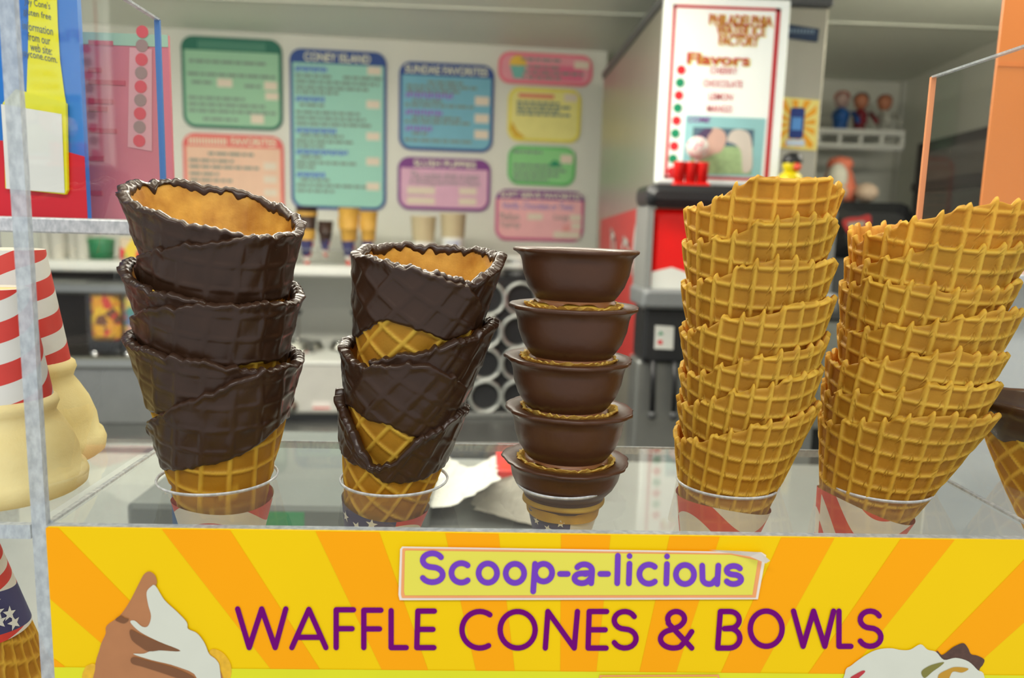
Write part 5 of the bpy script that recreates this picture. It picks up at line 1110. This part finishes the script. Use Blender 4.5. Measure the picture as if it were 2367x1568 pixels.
SKN = mat('figure_skin', (186, 122, 92), .5); figurine(1940, 308, 208, mat('figure_blue', (26, 92, 168), .5), mat('figure_orange', (188, 74, 44), .5), mat('figure_pale', (176, 150, 142), .5), 'blue figurine with orange hair on the wire shelf')
figurine(1984, 310, 212, mat('figure_red', (132, 24, 42), .5), mat('figure_dark', (60, 40, 44), .5), SKN, 'dark red figurine with dark hair on the wire shelf', .85)
figurine(2038, 318, 216, mat('figure_white', (190, 192, 182), .5, var=.15, scale=60), mat('figure_brown', (140, 74, 48), .5), SKN, 'white shirted figurine at the right end of the wire shelf', .85)
# black machine with a smile
GF = wframe(2.15); g0, g1_ = GF.ab(1925, 600)[0], GF.ab(2085, 600)[0]+.03
def gz(y, x=2000): return GF.ab(x, y)[1]
gm = thing('drink_machine', ((g0+g1_)/2, 2.3, FL), 'black hooded drink machine with a red smiling mouth in the right corner', 'drink machine')
mesh('hood', bx(GF, g0, g1_, gz(600), gz(466), -.30, .0, .03), BLACK, gm); mesh('machine_chest', bx(GF, g0+.005, g1_-.005, gz(745), gz(600), -.30, -.01, .006), DGREY, gm)
mesh('machine_lower', bx(GF, g0-.15, g1_+.2, gz(1000), gz(745), -.32, -.02, .006), mat('machine_grey_lower', (148, 152, 148), .35, .3), gm); mesh('machine_plinth', bx(GF, g0-.15, g1_+.2, -1.5, gz(1000), -.30, -.04), BLACK, gm)
mo = smoothpoly([(1946, 510), (1965, 503), (1985, 502), (2008, 496), (2012, 512), (2004, 535), (1985, 550), (1966, 545), (1952, 530)])
mesh('smile_lips', flat(GF, [GF.ab(*p_) for p_ in mo], .004), mat('lip_red', (176, 40, 40), .4), gm)
mesh('smile_teeth', flat(GF, [GF.ab(*p_) for p_ in smoothpoly([(1957, 516), (1975, 513), (1994, 511), (1996, 520), (1980, 528), (1964, 526)])], .006), mat('teeth_pale', (150, 154, 142), .5), gm)
p = np.array([GF.ab(1985, 440)[0], 2.28, CZ+gz(466)]); sf = thing('plush_toy', p, 'orange and white soft toy on the black drink machine', 'toy')
hh = gz(352)-gz(466)
mesh('toy_body', lathe([(.001, 0), (.05, .004), (.058, .03), (.045, .06), (.036, .09), (.03, hh*.72), (.038, hh*.82), (.03, hh*.95), (.001, hh)], p, seg=24), mat('toy_orange', (216, 120, 92), .7, var=.2, scale=30), sf, True)
for s_ in (-1, 1): mesh('toy_foot', ball(p+np.array([.045*s_+.01, -.06, .028]), .034, 18, .8), mat('toy_cream', (202, 180, 156), .7), sf, True)
mesh('toy_chest', ball(p+np.array([-.02, -.032, hh*.5]), .03, 18, 1.5), mat('toy_white', (214, 212, 196), .7), sf, True)
p = np.array([GF.ab(1918, 440)[0], 2.36, CZ+gz(466)]); sb = thing('plush_toy', p, 'dusky pink soft toy behind the plain stack on the drink machine', 'toy'); mesh('toy_body', lathe([(.001, 0), (.045, .004), (.05, .03), (.035, .06), (.042, .085), (.03, .115), (.001, .125)], p, seg=22), mat('toy_dusky', (150, 104, 108), .8, var=.2), sb, True); mesh('toy_ear', lathe([(.012, 0), (.014, .05), (.001, .1)], p+np.array([.01, 0, .11]), (.3, 0, 1), 14), mat('toy_plum', (74, 48, 56), .8), sb, True)
# dark framed cabinet window on the right wall
fa0, fb0 = RW.ab(2290, 480); fa1, fb1 = RW.ab(2160, 330)
fa = sorted((fa0-.1, fa1)); wn = thing('wall_cabinet', RW.pt((fa[0]+fa[1])/2, fb0-.25, 0), 'dark framed wall cabinet on the right wall', 'cabinet')
z1w = RW.ab(2225, 318)[1]
mesh('cabinet_body', bx(RW, fa[0], fa[1], fb0-.25, z1w, .002, .05), mat('dark_plum_wood', (58, 46, 50), .5), wn)
mesh('upper_pane', bx(RW, fa[0]+.04, fa[1]-.04, z1w-.12, z1w-.03, .05, .053), mat('smoked_pane', (104, 96, 92), .15), wn); mesh('lower_pane', bx(RW, fa[0]+.04, fa[1]-.04, fb0-.22, z1w-.16, .05, .053), mat('dark_pane', (66, 62, 58), .12), wn)
mesh('frame_rail', bx(RW, fa[0], fa[1], z1w-.15, z1w-.125, .05, .058), mat('dark_plum_wood', (58, 46, 50)), wn)
